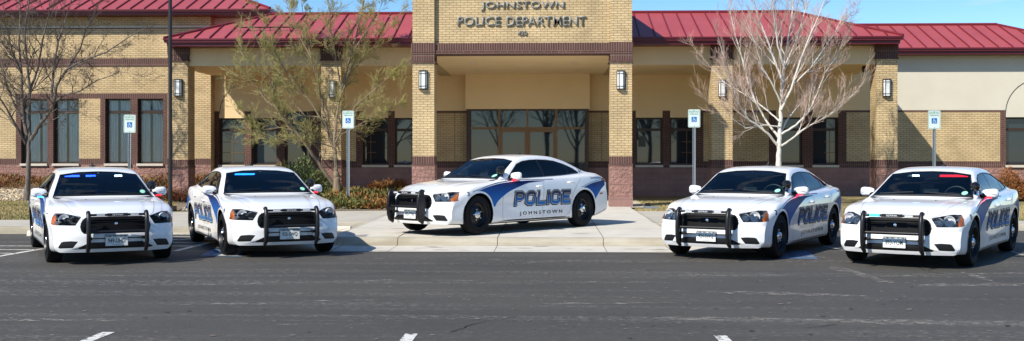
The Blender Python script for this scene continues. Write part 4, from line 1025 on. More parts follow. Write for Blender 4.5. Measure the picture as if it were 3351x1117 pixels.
T = dict(
 top=tab('-2.55:.99 -2.3:1.045 -1.95:1.075 -1.8:1.115 -1.5:1.25 -1.2:1.34 -.8:1.395 -.4:1.408 0:1.38 .24:1.312 .55:1.178 .86:1.018 1.02:.938 1.2:.922 1.5:.902 1.9:.855 2.2:.80 2.38:.757 2.46:.73'),
 ry=tab('-2.55:.5 -2.3:.60 -1.95:.635 -1.8:.635 -1.5:.60 -1.2:.575 -.8:.56 -.4:.56 0:.572 .24:.60 .55:.672 .86:.745 1.02:.64 1.2:.56 1.5:.50 1.9:.48 2.2:.45 2.46:.42'),
 rz=tab('-2.55:.985 -2.3:1.035 -1.95:1.062 -1.8:1.085 -1.5:1.195 -1.2:1.288 -.8:1.362 -.4:1.380 0:1.352 .24:1.298 .55:1.132 .86:.962 1.02:.928 1.2:.915 1.5:.896 1.9:.848 2.2:.79 2.46:.72'),
 by=tab('-2.55:.66 -2.3:.72 -1.95:.755 -1.8:.77 -1.5:.79 -1.2:.80 -.4:.80 .24:.80 .55:.80 .86:.80 1.02:.80 1.2:.79 1.5:.77 1.9:.74 2.2:.71 2.46:.66'),
 bz=tab('-2.55:.95 -2.3:1.015 -1.95:1.035 -1.5:1.028 -1.2:1.012 -.8:.995 -.4:.98 0:.968 .24:.96 .55:.953 .86:.940 1.02:.912 1.2:.897 1.5:.873 1.9:.825 2.2:.765 2.46:.682'),
 w=tab('-2.55:.86 -2.3:.905 -1.95:.945 -1.5:.955 -1.1:.94 -.6:.93 .24:.93 .86:.935 1.2:.947 1.5:.952 1.9:.942 2.2:.915 2.46:.88'),
 sz=tab('-2.55:.90 -2.3:.975 -1.95:.995 -1.5:.985 -1.1:.965 -.4:.945 .24:.925 .86:.905 1.2:.875 1.5:.85 1.9:.80 2.2:.735 2.46:.645'),
 zb=tab('-2.55:.28 -2.3:.22 -1.9:.18 -1.2:.165 1.2:.16 1.9:.175 2.2:.185 2.46:.195'))
def sec(x):
    t = {k: float(ev(v, x)) for k, v in T.items()}; t['w'] *= .95; t['by'] *= .975
    w, zb, sz = t['w'], t['zb'], t['sz']; by, bz, ry, rz, top = t['by'], t['bz'], t['ry'], t['rz'], t['top']
    z5 = min(.70, sz-.10); z4 = min(.50, z5-.14)
    k = .016*math.exp(-((x-.1)/.9)**2)
    return [(0,zb),(.72,zb),(w-.07,zb+.012),(w-.022,zb+.075),(w-.012-k,z4*.62+zb*.38),(w-.010-k*1.6,z4),(w,z5),(w-.012,(z5+sz)/2+.02),(w-.045,sz),(by+.012,(sz+2*bz)/3+.004),(by,bz),
            (by+(ry-by)*.30+.014,bz+(rz-bz)*.36),(by+(ry-by)*.68+.014,bz+(rz-bz)*.74),(ry+.004,rz-.006),(ry-.055,rz+(top-rz)*.30),(ry*.55,rz+(top-rz)*.78),(0,top)]
MS = 58
def half(x):
    p = np.array(sec(x)); n = len(p); idx = np.arange(n, dtype=float)
    t = np.concatenate([np.linspace(0,1,3)[:-1], np.linspace(1,n-1,MS-2)])
    return np.stack([pchip(idx, p[:,0], t), pchip(idx, p[:,1], t)], 1)
def fprof(z): return float(pchip([.1,.2,.30,.42,.50,.60,.70,.745,.80,1.2],[.10,.035,0,0,.015,.03,.055,.085,.12,.16],z))
def rprof(z): return float(pchip([.1,.25,.35,.6,.75,.95,1.0,1.2],[.10,.03,0,.01,.05,.03,.05,.1],z))
def warp(x, y, z):
    if x > 1.5: s = sm((x-1.5)/(XF-1.5)); return x-max(0,x-1.95)*.17-s*(.33*(abs(y)/.93)**3.3+fprof(z))
    if x < -1.7: s = sm((-1.7-x)/(-1.7-XR)); return x+s*(.22*(abs(y)/.93)**3+rprof(z))
    return x
def body_bm():
    xs = np.concatenate([np.linspace(XR,-2.2,7)[:-1], np.linspace(-2.2,1.0,66)[:-1], np.linspace(1.0,2.2,26)[:-1], np.linspace(2.2,XF,7)])
    bm = bmesh.new(); rows = []; R = 2*MS-2
    def full(x):
        h = half(x); return [(y, z) for y, z in h]+[(-y, z) for y, z in h[-2:0:-1]]
    for x in xs: rows.append([bm.verts.new((warp(x, y, z), y, z)) for y, z in full(x)])
    for i in range(len(xs)-1):
        for j in range(R): k = (j+1) % R; bm.faces.new((rows[i][j], rows[i][k], rows[i+1][k], rows[i+1][j]))
    for x, row, s in ((XF, rows[-1], 1), (XR, rows[0], -1)):
        base = full(x); prev = row; cz = .47 if s == 1 else .6
        for q in range(1, 12):
            f_ = 1-q/12; cur = [bm.verts.new((warp(x, y*f_, cz+(z-cz)*f_), y*f_, cz+(z-cz)*f_)) for y, z in base]
            for j in range(R): k = (j+1) % R; bm.faces.new((prev[j], prev[k], cur[k], cur[j]))
            prev = cur
        c = bm.verts.new((warp(x, 0, cz), 0, cz))
        for j in range(R): bm.faces.new((prev[j], prev[(j+1) % R], c))
    bmesh.ops.recalc_face_normals(bm, faces=bm.faces); return bm
def inside(p, poly):
    c = False; n = len(poly)
    for i in range(n):
        (x1, y1), (x2, y2) = poly[i], poly[(i+1) % n]
        if (y1 > p[1]) != (y2 > p[1]) and p[0] < (x2-x1)*(p[1]-y1)/(y2-y1)+x1: c = not c
    return c
def cut(bm, poly, ax, pred):
    """score the skin along a polygon drawn in the plane of axes ax; returns the faces inside it"""
    a, b = ax; o = 3-a-b
    for i in range(len(poly)):
        p, q = Vector(poly[i]), Vector(poly[(i+1) % len(poly)]); e = .012
        lo = (min(p.x,q.x)-e, min(p.y,q.y)-e); hi = (max(p.x,q.x)+e, max(p.y,q.y)+e); fs = []
        for f in bm.faces:
            c = f.calc_center_median()
            if not pred(c, f.normal): continue
            us = [v.co[a] for v in f.verts]; vs = [v.co[b] for v in f.verts]
            if max(us) < lo[0] or min(us) > hi[0] or max(vs) < lo[1] or min(vs) > hi[1]: continue
            fs.append(f)
        if not fs: continue
        d = (q-p).normalized(); no = Vector((0,0,0)); no[a] = -d.y; no[b] = d.x; co = Vector((0,0,0)); co[a] = p.x; co[b] = p.y
        geom = set(fs); [geom.update(f.edges) for f in fs]; [geom.update(f.verts) for f in fs]
        bmesh.ops.bisect_plane(bm, geom=list(geom), plane_co=co, plane_no=no, dist=1e-5)
    return [f for f in bm.faces if pred((c := f.calc_center_median()), f.normal) and inside((c[a], c[b]), poly)]
def take(bm, faces, delete=True):
    n = bmesh.new(); vm = {}
    for f in faces:
        vs = []
        for v in f.verts:
            if v not in vm: vm[v] = n.verts.new(v.co)
            vs.append(vm[v])
        try: n.faces.new(vs)
        except ValueError: pass
    if delete: bmesh.ops.delete(bm, geom=faces, context='FACES')
    n.normal_update(); return n
def to_mesh(bm, name, m, smooth=True, mats=None, ang=38):
    me = bpy.data.meshes.new(name); bm.to_mesh(me)
    for q in (mats or [m]): me.materials.append(M[q])
    if smooth: shade(me, ang)
    return me
def mirror_poly(p): return [(-a, b) for a, b in reversed(p)]
BD = body_bm()
TREE0 = BVHTree.FromBMesh(BD)
def side_y(x, z, s=1, off=.003):
    h = TREE0.ray_cast(Vector((x, s*2, z)), Vector((0, -s, 0)))
    return (h[0]+h[1].normalized()*off*(1 if h[1].y*s > 0 else -1)) if h[0] else Vector((x, s*.93, z))
def front_p(y, z, off=.003, x0=4):
    h = TREE0.ray_cast(Vector((x0, y, z)), Vector((-1,0,0))); return Vector((h[0].x+off, y, z)) if h[0] else Vector((2.4, y, z))
def up_p(x, y, off=.003):
    h = TREE0.ray_cast(Vector((x, y, 3)), Vector((0,0,-1))); return Vector((x, y, h[0].z+off)) if h[0] else Vector((x, y, 1))
CP = []          # shared pieces: (name, mesh, parent key, key, label)
def piece(name, me, key=None, parent=None, label=None): CP.append((name, me, parent, key, label))
fr = lambda c, n: c.x > 1.9
WS = [(-.725,.958),(-.42,.966),(0,.970),(.42,.966),(.725,.958),(.578,1.280),(.30,1.318),(0,1.328),(-.30,1.318),(-.578,1.280)]
ws = take(BD, cut(BD, WS, (1,2), lambda c, n: -.1 < c.x < 1.2 and n.x > .25))
DLO = [(.62,.972),(.62,.985),(.46,1.10),(.27,1.222),(.08,1.275),(-.15,1.298),(-.37,1.304),(-.62,1.298),(-.86,1.278),(-1.134,1.215),(-1.36,1.135),(-1.487,1.060),(-1.47,1.048),(-.9,1.012),(-.4,.994),(.2,.976)]
def xsplit(poly, f0, f1):                  # part of polygon between two slanted posts x = f(z)
    pts = []
    def clip(poly, f, keep_less):
        out = []; n = len(poly)
        for i in range(n):
            p, q = poly[i], poly[(i+1) % n]; a = p[0]-f(p[1]); b = q[0]-f(q[1])
            ia = a <= 0 if keep_less else a >= 0; ib = b <= 0 if keep_less else b >= 0
            if ia: out.append(p)
            if ia != ib: t = a/(a-b); out.append((p[0]+(q[0]-p[0])*t, p[1]+(q[1]-p[1])*t))
        return out
    if f0: poly = clip(poly, f0, True)
    if f1: poly = clip(poly, f1, False)
    return poly
postB = lambda z: -.30-(1.3-z)*.19; postB2 = lambda z: -.375-(1.3-z)*.19
postC = lambda z: -1.095-(1.22-z)*.27; postC2 = lambda z: -1.128-(1.22-z)*.27
sail = lambda z: .50+(z-1.0)*.0
glasses = {}
DL = DLO
for s in (1, -1):
    pr = lambda c, n, s=s: c.y*s > .45 and -1.6 < c.x < .8 and c.z > .9
    reg = cut(BD, DL, (0,2), pr)
    gb = take(BD, reg)
    glasses[s] = gb
RW = [(-.56,1.115),(.56,1.115),(.50,1.335),(-.50,1.335)]
rw = take(BD, cut(BD, RW, (1,2), lambda c, n: c.x < -.9 and n.x < -.15 and c.z > 1.05))
# front openings
GR = [(-.35,.706),(-.42,.690),(-.465,.640),(-.485,.565),(-.470,.500),(-.435,.462),(.435,.462),(.470,.500),(.485,.565),(.465,.640),(.42,.690),(.35,.706)]
gr = take(BD, cut(BD, GR, (1,2), fr))
LI = [(-.36,.338),(-.52,.262),(-.49,.244),(.49,.244),(.52,.262),(.36,.338)]
li = take(BD, cut(BD, LI, (1,2), fr))
FG = [(.515,.355),(.520,.345),(.580,.262),(.745,.256),(.765,.266),(.762,.282),(.728,.345),(.700,.356),(.60,.362)]
HLp = [(.465,.705),(.545,.582),(.820,.586),(.852,.600),(.834,.692),(.79,.750),(.68,.752)]
fogs, heads = {}, {}
for s in (1, -1):
    P = FG if s == 1 else mirror_poly(FG); fogs[s] = take(BD, cut(BD, P, (1,2), fr))
    P = HLp if s == 1 else mirror_poly(HLp); heads[s] = take(BD, cut(BD, P, (1,2), lambda c, n: c.x > 1.85))
TLp = [(.40,.80),(.42,.93),(.80,.945),(.87,.92),(.885,.80),(.80,.77)]
tails = {}
for s in (1, -1):
    P = TLp if s == 1 else mirror_poly(TLp); tails[s] = take(BD, cut(BD, P, (1,2), lambda c, n: c.x < -2.1 and n.x < -.2))
# wheel arches
AR = .382
for ax_ in (1.525, -1.525):
    for s in (1, -1):
        C = [(ax_+AR*math.cos(2*math.pi*i/28), .345+AR*math.sin(2*math.pi*i/28)) for i in range(28)]
        C = [p if p[1] > .1 else (p[0], .1) for p in C]
        take(BD, cut(BD, C, (0,2), lambda c, n, s=s: c.y*s > .5 and c.z < .8 and abs(c.x-ax_) < .5))
bot = [f for f in BD.faces if f.normal.z < -.8 and f.calc_center_median().z < .35]
under = take(BD, bot)
# inner lining of the cabin, a copy of the cabin skin set inwards
lin = take(BD, [f for f in BD.faces if -2.0 < (c := f.calc_center_median()).x < 1.0 and c.z > .5], delete=False)
for v in lin.verts: v.co -= v.normal*.028
bmesh.ops.reverse_faces(lin, faces=lin.faces)
piece('body', to_mesh(BD, 'body', 'white_paint', ang=42), key='body')
piece('underbody', to_mesh(under, 'underbody', 'black_plastic'))
piece('cabin_lining', to_mesh(lin, 'cabin_lining', 'interior'))
ub_ = MB(); ub_.box(-2.2, 2.1, -.55, .55, .20, .24, 'black_plastic'); ub_.box(-1.1, 1.1, -.86, .86, .20, .23, 'black_plastic'); ub_.box(1.05, 1.09, -.8, .8, .24, .9, 'black_plastic')
ub_.box(-.2,.9,-.12,.12,.13,.20,'steel_black'); ub_.bar((-2.4,-.5,.24),(-1.6,-.5,.20),.035,'steel_black',8)
piece('chassis', ub_.mesh('chassis'))
piece('windshield', to_mesh(ws, 'windshield', 'car_glass'), key='windshield')
piece('rear_window', to_mesh(rw, 'rear_window', 'car_glass'))
wt = MB()
wp = [front_p(y, z, .0) for y, z in WS]
for i in range(len(WS)): 
    a, b = WS[i], WS[(i+1) % len(WS)]; n_ = 5
    pts = [up_p(1, 0) for _ in range(0)]
    pts = [front_p(a[0]+(b[0]-a[0])*k/n_, a[1]+(b[1]-a[1])*k/n_, .0) for k in range(n_+1)]
    wt.tube(pts, .010, 'black_plastic', 5, cap=False)
wt.tube([front_p(-.70+1.4*k/14, .966+.012*(1-((k-7)/7)**2), .012) for k in range(15)], .018, 'black_plastic', 5)
piece('windshield_seal', wt.mesh('windshield_seal', smooth=True))
def gfaces(bm, x0f, x1f):
    """glass between two posts"""
    return bm
for s in (1, -1):
    gb = glasses[s]
    trim = MB()
    for i in range(len(DL)):
        a, b = DL[i], DL[(i+1) % len(DL)]; L = math.dist(a, b); n_ = max(1, int(L/.09))
        trim.tube([side_y(a[0]+(b[0]-a[0])*k/n_, a[1]+(b[1]-a[1])*k/n_, s, .0) for k in range(n_+1)], .010, 'black_plastic', 5, cap=False)
    def post(f0, f1, zlo, zhi, m='gloss_black'):
        n_ = 8
        for k in range(n_):
            za, zb_ = zlo+(zhi-zlo)*k/n_, zlo+(zhi-zlo)*(k+1)/n_
            q = [side_y(f0(za), za, s), side_y(f1(za), za, s), side_y(f1(zb_), zb_, s), side_y(f0(zb_), zb_, s)]
            trim.poly(q if s == -1 else q[::-1], m)
    post(postB, postB2, .992, 1.300); post(postC, postC2, 1.028, 1.215)
    S_ = lambda z: .62-(z-.98)*1.33; S0 = lambda z: .50-(z-.98)*.30
    for k in range(4):
        za, zb_ = .978+.10*k/4, .978+.10*(k+1)/4
        trim.poly([side_y(.47, za, s), side_y(max(.472,.615-(za-.978)*1.35), za, s), side_y(max(.472,.615-(zb_-.978)*1.35), zb_, s), side_y(.47, zb_, s)], 'black_plastic')
    piece('window_trim', trim.mesh('window_trim', smooth=True))
    for lo, hi, nm in ((postB, None, 'front_door_glass'), (postC, postB2, 'rear_door_glass'), (None, postC2, 'quarter_glass')):
        fs = []
        for f in gb.faces:
            c = f.calc_center_median(); ok = (lo is None or c.x > lo(c.z)) and (hi is None or c.x <= hi(c.z)) 
            if lo is postB: ok = c.x > postB(c.z)-.03
            if hi is postB2 and lo is postC: ok = postC(c.z)-.01 < c.x <= postB(c.z)-.03
            if hi is postC2 and lo is None: ok = c.x <= postC(c.z)-.01
            if ok: fs.append(f)
        piece('side_window', to_mesh(take(gb, fs, delete=False), 'side_window', 'car_glass' if nm == 'front_door_glass' else 'tinted_car_glass'))
def recess(bm, d, m, name, mats=None):
    r = bmesh.ops.extrude_face_region(bm, geom=bm.faces[:]); bmesh.ops.translate(bm, verts=[v for v in r['geom'] if isinstance(v, bmesh.types.BMVert)], vec=d)
    return to_mesh(bm, name, m, smooth=True, ang=30)
piece('grille', recess(gr, (-.07,0,0), 'grille_black', 'grille'), key='grille')
gm = MB()
for y, w_ in ((0,.045),):
    gm.poly([(front_p(y-w_,.70).x-.01, y-w_,.70),(front_p(y+w_,.70).x-.01,y+w_,.70),(front_p(y+w_*.8,.468).x-.01,y+w_*.8,.468),(front_p(y-w_*.8,.468).x-.01,y-w_*.8,.468)], 'black_plastic')
for z, h_ in ((.600,.016),):
    for sg_ in (1, -1):
        for k in range(6):
            y0, y1 = sg_*(.04+.44*k/6), sg_*(.04+.44*(k+1)/6); gm.box(front_p((y0+y1)/2, z).x-.05, front_p((y0+y1)/2, z).x-.012, min(y0,y1), max(y0,y1), z-h_, z+h_, 'black_plastic')
for k in range(1, 7):
    z = .475+.032*k
    if abs(z-.600) > .02: gm.box(2.33, 2.345, -.46, .46, z-.004, z+.004, 'steel_black')
piece('grille_crossbar', gm.mesh('grille_crossbar'), parent='grille')
gm = MB(); gm.lathe([(.022,0),(.022,.012),(0,.016)], 'chrome', (front_p(0,.600).x-.008,0,.600), 'x', 12); piece('grille_badge', gm.mesh('grille_badge', smooth=True), parent='grille')
piece('lower_air_intake', recess(li, (-.08,0,0), 'black_plastic', 'lower_air_intake'))
for s in (1, -1):
    piece('bumper_pocket', recess(fogs[s], (-.06,0,0), 'black_plastic', 'bumper_pocket'))
    h = heads[s]; lens = take(h, h.faces[:], delete=False)
    hm = MB()
    housing = recess(h, (-.065,-s*.05,0), 'lamp_dark', 'headlight')
    piece('headlight', housing, key='head%d' % s)
    lm = MB()
    for y, z, r_ in ((.695,.665,.069),(.572,.650,.052)):
        h_ = TREE0.ray_cast(Vector((4, s*y, z)), Vector((-1,0,0))); nn = (h_[1].normalized()*.8+Vector((.35,0,0))).normalized(); nn.z *= .4; nn.normalize(); oc = h_[0]-nn*.010
        q_ = MB(); q_.lathe([(.010,-.032),(r_*.55,-.028),(r_*.85,-.018),(r_,-.002),(r_*1.10,0),(r_*1.14,-.03)], 'lamp_silver', (0,0,0), 'x', 22); q_.lathe([(0,-.004),(r_*.32,-.010),(r_*.45,-.034)], 'lamp_bulb', (0,0,0), 'x', 16)
        R_ = Vector((1,0,0)).rotation_difference(nn).to_matrix(); k_ = len(lm.v); lm.v += [tuple(R_@Vector(v)+oc) for v in q_.v]
        for f_, mi_ in zip(q_.f, q_.m): lm.f.append(tuple(k_+i for i in f_)); lm.m.append(lm.mi(q_.mats[mi_]))
    piece('reflector', lm.mesh('reflector', smooth=True), parent='head%d' % s)
    bmesh.ops.bisect_plane(lens, geom=lens.verts[:]+lens.edges[:]+lens.faces[:], plane_co=(0, s*.790, .67), plane_no=Vector((0, s, .10)).normalized())
    out = [f for f in lens.faces if (f.calc_center_median().y*s-.790)+.10*(f.calc_center_median().z-.67) > 0]
    piece('turn_signal', to_mesh(take(lens, out), 'turn_signal', 'amber'), parent='head%d' % s)
    piece('lens', to_mesh(lens, 'lens', 'lens_glass'), parent='head%d' % s)
    piece('taillight', to_mesh(tails[s], 'taillight', 'red_lens'))
# wheel wells, wheels
for ax_ in (1.525, -1.525):
    for s in (1, -1):
        wm = MB(); n_ = 20; prev = None
        for i in range(n_+1):
            a = math.radians(-20+220*i/n_); p = (ax_+(AR+.004)*math.cos(a), .345+(AR+.004)*math.sin(a))
            if prev: wm.poly([(prev[0],s*.50,prev[1]),(p[0],s*.50,p[1]),(p[0],s*.875,p[1]),(prev[0],s*.875,prev[1])], 'black_plastic')
            prev = p
        wm.poly([(ax_+(AR+.01)*math.cos(2*math.pi*i/20), s*.50, max(.215, .345+(AR+.01)*math.sin(2*math.pi*i/20))) for i in range(20)], 'black_plastic')
        piece('wheel_well', wm.mesh('wheel_well'))
RT = .345
tm = MB(); tm.lathe([(.215,-.095),(.235,-.105),(.29,-.110),(.325,-.102),(.340,-.082),(RT,-.05),(RT,.05),(.340,.082),(.325,.102),(.29,.110),(.235,.105),(.215,.095)], 'tyre', (0,0,0), 'y', 40); TY = tm.mesh('wheel', smooth=True, fix=True)
rm = MB(); rm.lathe([(.218,-.09),(.218,.085),(.232,.112),(.226,.116),(.214,.098),(.200,.060),(.165,.040),(.150,.048),(.100,.062),(.075,.070),(.060,.072),(.0,.072)], 'steel_black', (0,0,0), 'y', 40)
for k in range(8):
    a = 2*math.pi*k/8+.2; c = Vector((.152*math.cos(a), .0, .152*math.sin(a))); t_ = Vector((-math.sin(a),0,math.cos(a))); r_ = Vector((math.cos(a),0,math.sin(a)))
    rm.poly([tuple(c+t_*.026*math.cos(q)+r_*.017*math.sin(q)+Vector((0,.0515+(.006 if math.sin(q)<0 else -.004),0))) for q in [2*math.pi*i/12 for i in range(12)]], 'gloss_black')
RM = rm.mesh('rim', smooth=True)
cm = MB(); cm.lathe([(.074,.066),(.070,.084),(.052,.100),(.044,.103),(.040,.110),(.0,.113)], 'chrome', (0,0,0), 'y', 24)
for k in range(5):
    a = 2*math.pi*k/5+.3; cm.lathe([(.011,.062),(.011,.085),(0,.09)], 'lamp_silver', (.094*math.cos(a),0,.094*math.sin(a)), 'y', 8)
CM_ = cm.mesh('hub_cap', smooth=True)
WHEEL = ('wheel', TY, RM, CM_)
# seams
sm_ = MB()
def side_line(pts, s, w_=.006, m='seam', off_=.0015, step=.05, mb=None):
    mb = mb or sm_; P = []
    for (xa_, za), (xb_, zb_) in zip(pts[:-1], pts[1:]):
        n_ = max(1, int(math.dist((xa_,za),(xb_,zb_))/step))
        P += [(xa_+(xb_-xa_)*k/n_, za+(zb_-za)*k/n_) for k in range(n_)]
    P.append(pts[-1])
    for (xa_, za), (xb_, zb_) in zip(P[:-1], P[1:]):
        d = Vector((xb_-xa_, zb_-za)); 
        if d.length < 1e-6: continue
        d.normalize(); n_ = Vector((-d.y, d.x))*w_/2
        q = [side_y(xa_-n_.x, za-n_.y, s, off_), side_y(xb_-n_.x, zb_-n_.y, s, off_), side_y(xb_+n_.x, zb_+n_.y, s, off_), side_y(xa_+n_.x, za+n_.y, s, off_)]
        mb.poly(q if s == -1 else q[::-1], m)
for s in (1, -1):
    dm_ = MB(); side_line([(.70,.955),(.84,.86),(.875,.75),(.875,.27),(.86,.225),(-.95,.225),(-1.06,.28),(-1.13,.42)], s, mb=dm_); piece('door_seam', dm_.mesh('door_seam'))
    dm_ = MB(); side_line([(-.31,.985),(-.29,.80),(-.275,.24)], s, mb=dm_); piece('door_seam', dm_.mesh('door_seam'))
    dm_ = MB(); side_line([(-1.13,.42),(-1.15,.62),(-1.27,.80),(-1.43,.95),(-1.50,1.045)], s, mb=dm_); piece('door_seam', dm_.mesh('door_seam'))
for s in (1, -1):                                      # bonnet shut lines
    sm_ = MB()
    P = [(1.06,.70),(1.5,.66),(1.9,.60),(2.15,.545),(2.30,.47)]
    for (xa_, ya), (xb_, yb_) in zip(P[:-1], P[1:]):
        for k in range(6):
            a, b = (xa_+(xb_-xa_)*k/6, ya+(yb_-ya)*k/6), (xa_+(xb_-xa_)*(k+1)/6, ya+(yb_-ya)*(k+1)/6)
            sm_.poly([up_p(a[0],s*(a[1]-.003),.0015), up_p(b[0],s*(b[1]-.003),.0015), up_p(b[0],s*(b[1]+.003),.0015), up_p(a[0],s*(a[1]+.003),.0015)], 'seam')
    sm_.lathe([(.012,0),(.010,.006),(0,.008)], 'black_plastic', tuple(up_p(1.28, s*.30, 0)), 'z', 8) if 0 else None
    piece('bonnet_seam', sm_.mesh('bonnet_seam')); sm_ = MB(); sm_.lathe([(.012,0),(.010,.006),(0,.008)], 'black_plastic', tuple(up_p(1.28, s*.30, 0)), 'z', 8); piece('washer_nozzle', sm_.mesh('washer_nozzle')); sm_ = MB()
if sm_.v: piece('bonnet_seam', sm_.mesh('bonnet_seam'))
# door handles, fuel door, side marker
for s in (1, -1):
    for hx, hz in ((-.16,.812),(-1.10,.872)):
        hm = MB(); p = side_y(hx, hz, s, 0); yo = s*.028
        hm.tube([(p.x+.085,p.y-s*.004,p.z-.004),(p.x+.06,p.y+yo,p.z),(p.x,p.y+yo*1.15,p.z+.002),(p.x-.06,p.y+yo,p.z+.004),(p.x-.085,p.y-s*.004,p.z)], [.014,.017,.018,.017,.014], 'white_paint', 8)
        piece('door_handle', hm.mesh('door_handle', smooth=True))
    mm = MB(); q = [(-2.06,.622),(-2.19,.622),(-2.19,.648),(-2.06,.648)]; q = [side_y(a, b, s, .003) for a, b in q]; mm.poly(q if s == 1 else q[::-1], 'red_lens'); piece('side_marker', mm.mesh('side_marker'))
# mirrors
for s in (1, -1):
    bm = bmesh.new(); bmesh.ops.create_uvsphere(bm, u_segments=20, v_segments=14, radius=1)
    for v in bm.verts:
        x, y, z = v.co; f_ = lambda q, e: math.copysign(abs(q)**e, q)
        y = f_(y, .62)*1.06; z = f_(z, .68)*1.05; x = f_(x, .8)
        zz = z*.062*(1 if y*s > 0 else 1); v.co = (.545+x*.060*(1.1 if x > 0 else .6)-.02*(y*s+1)*.6, s*.905+y*.108, 1.012+zz*(1.05-.15*(-y*s)))
    piece('mirror', to_mesh(bm, 'mirror', 'white_paint', ang=60), key='mirror%d' % s)
    mm = MB(); mm.tube([(.60,s*.79,.965),(.565,s*.86,.985)], [.035,.03], 'black_plastic', 8); mm.box(.595,.60,s*.905-.09,s*.905+.09,1.005,1.009,'seam') 
    piece('mirror_arm', mm.mesh('mirror_arm', smooth=True), parent='mirror%d' % s)
# spotlight on the driver's pillar
sp_ = MB(); o_ = Vector((.79,.745,1.115)); sp_.lathe([(0,.105),(.035,.10),(.060,.07),(.072,.03),(.074,-.02),(.070,-.035)], 'gloss_black', o_, 'x', 22)
sp_.lathe([(.070,-.035),(.066,-.030),(.0,-.038)], 'lamp_silver', o_, 'x', 22); sp_.tube([o_+Vector((-.03,-.0,-.05)), (.74,.735,1.01)], .016, 'steel_black', 8)
piece('spotlight', sp_.mesh('spotlight', smooth=True))
# push bumper
NP = len(CP)
q = MB(); q.box(2.44,2.57,.34,.395,.38,.42,'black_plastic'); q.box(2.44,2.57,-.395,-.34,.38,.42,'black_plastic'); q.box(2.43,2.452,-.36,.36,.385,.400,'black_plastic'); piece('push_bumper', q.mesh('push_bumper'), key='push')
for s in (1, -1):
    pb_ = MB()
    y = s*.395; path = [(2.46,y,.84),(2.55,y,.815),(2.60,y,.745),(2.63,y,.52),(2.62,y,.34),(2.57,y,.25),(2.47,y,.205)]
    path = [(2.50,y,.765),(2.555,y,.773),(2.60,y,.742),(2.628,y,.64),(2.638,y,.50),(2.63,y,.36),(2.60,y,.27),(2.52,y,.222)]
    pb_.tube(path, [.026,.030,.031,.031,.031,.031,.030,.027], 'black_plastic', 12)
    pp = [(2.50,.755),(2.58,.74),(2.61,.64),(2.62,.5),(2.61,.36),(2.58,.27),(2.50,.24),(2.47,.40),(2.46,.60)]
    pb_.poly([(a,y-.006,b) for a, b in pp], 'black_plastic'); pb_.poly([(a,y+.006,b) for a, b in reversed(pp)], 'black_plastic')
    piece('bumper_upright', pb_.mesh('bumper_upright', smooth=True), parent='push')

for nm, z, x, r_ in (('upper_crossbar', .738, 2.575, .018), ('middle_crossbar', .498, 2.60, .021)):
    q = MB(); q.tube([(x,-.385,z),(x,.385,z)], r_, 'black_plastic', 12)
    if nm == 'upper_crossbar': q.box(x-.02, x+.022, -.14, .14, z-.020, z+.022, 'black_plastic')
    if nm == 'middle_crossbar': q.box(x-.03, x+.010, -.38, .38, z-.022, z-.004, 'black_plastic')
    piece('crossbar', q.mesh('crossbar', smooth=True), parent='push')
me = fit_text('SETINA', .15, .024, .01); me.materials.clear(); me.materials.append(M['lamp_silver']); me.transform(Matrix.Translation((2.5985,0,.740)) @ Matrix(((0,0,1),(1,0,0),(0,1,0))).to_4x4()); piece('bumper_lettering', me, parent='push')
for s in (1, -1):
    q = MB(); q.box(2.585, 2.602, s*.23-.055, s*.23+.055, .728, .750, 'lamp_silver'); piece('marker_lamp', q.mesh('marker_lamp'), parent='push', key='pl%d' % s)
for _n, _me, _p, _k, _l in CP[NP:]: _me.transform(Matrix.Translation((-.075, 0, 0)))
# cabin
dm = MB(); n_ = 12
for i in range(n_):
    y0, y1 = -.74+1.48*i/n_, -.74+1.48*(i+1)/n_
    pr = lambda y: [(1.0,.94),(.82,.965),(.62,.985+.035*math.exp(-((y-.37)/.2)**2)),(.46,.955+.04*math.exp(-((y-.37)/.2)**2)),(.40,.86),(.42,.62)]
    for (a, b), (c, d), (e, f_), (g_, h_) in zip(pr(y0)[:-1], pr(y0)[1:], pr(y1)[:-1], pr(y1)[1:]): dm.poly([(a,y0,b),(c,y0,d),(g_,y1,h_),(e,y1,f_)], 'dash')
piece('dashboard', dm.mesh('dashboard', smooth=True))
def rbox(mb, x0,x1,y0,y1,z0,z1,m): mb.box(x0,x1,y0,y1,z0,z1,m)
for s in (1, -1):
    q = MB(); yc = s*.37
    q.box(-.35,.15,yc-.24,yc+.24,.42,.56,'interior'); q.tube([(-.36,yc-.12,.55),(-.46,yc-.12,1.02)], [.10,.09], 'interior', 10); q.tube([(-.36,yc+.12,.55),(-.46,yc+.12,1.02)], [.10,.09], 'interior', 10); q.tube([(-.36,yc,.55),(-.46,yc,1.04)], [.11,.10], 'interior', 10)
    q.tube([(-.46,yc-.10,1.13),(-.46,yc+.10,1.13)], .075, 'interior', 10); q.bar((-.46,yc,1.0),(-.46,yc,1.1),.03,'interior')
    piece('seat', q.mesh('seat', smooth=True))
q = MB(); q.box(-1.35,-.85,-.66,.66,.40,.55,'interior'); q.box(-1.52,-1.35,-.66,.66,.5,1.02,'interior'); q.box(-.60,-.585,-.70,.70,.4,.98,'interior')
for k in range(-3,4): q.bar((-.59,k*.18,.98),(-.59,k*.15,1.30),.008,'steel_black',5)
q.bar((-.59,-.6,.98),(-.59,-.5,1.30),.014,'steel_black',6); q.bar((-.59,.6,.98),(-.59,.5,1.30),.014,'steel_black',6)
piece('prisoner_partition', q.mesh('prisoner_partition'))
q = MB(); cst = Vector((.30,.37,.93)); q.tube([cst+Vector((.06*math.sin(t)*1.0*-.45, .18*math.cos(t), .17*math.sin(t))) for t in [2*math.pi*i/24 for i in range(25)]], .016, 'black_plastic', 6, cap=False); q.bar(cst+Vector((0,-.17,0)),cst+Vector((0,.17,0)),.02,'black_plastic'); q.bar(cst,(.5,.37,.82),.03,'black_plastic')
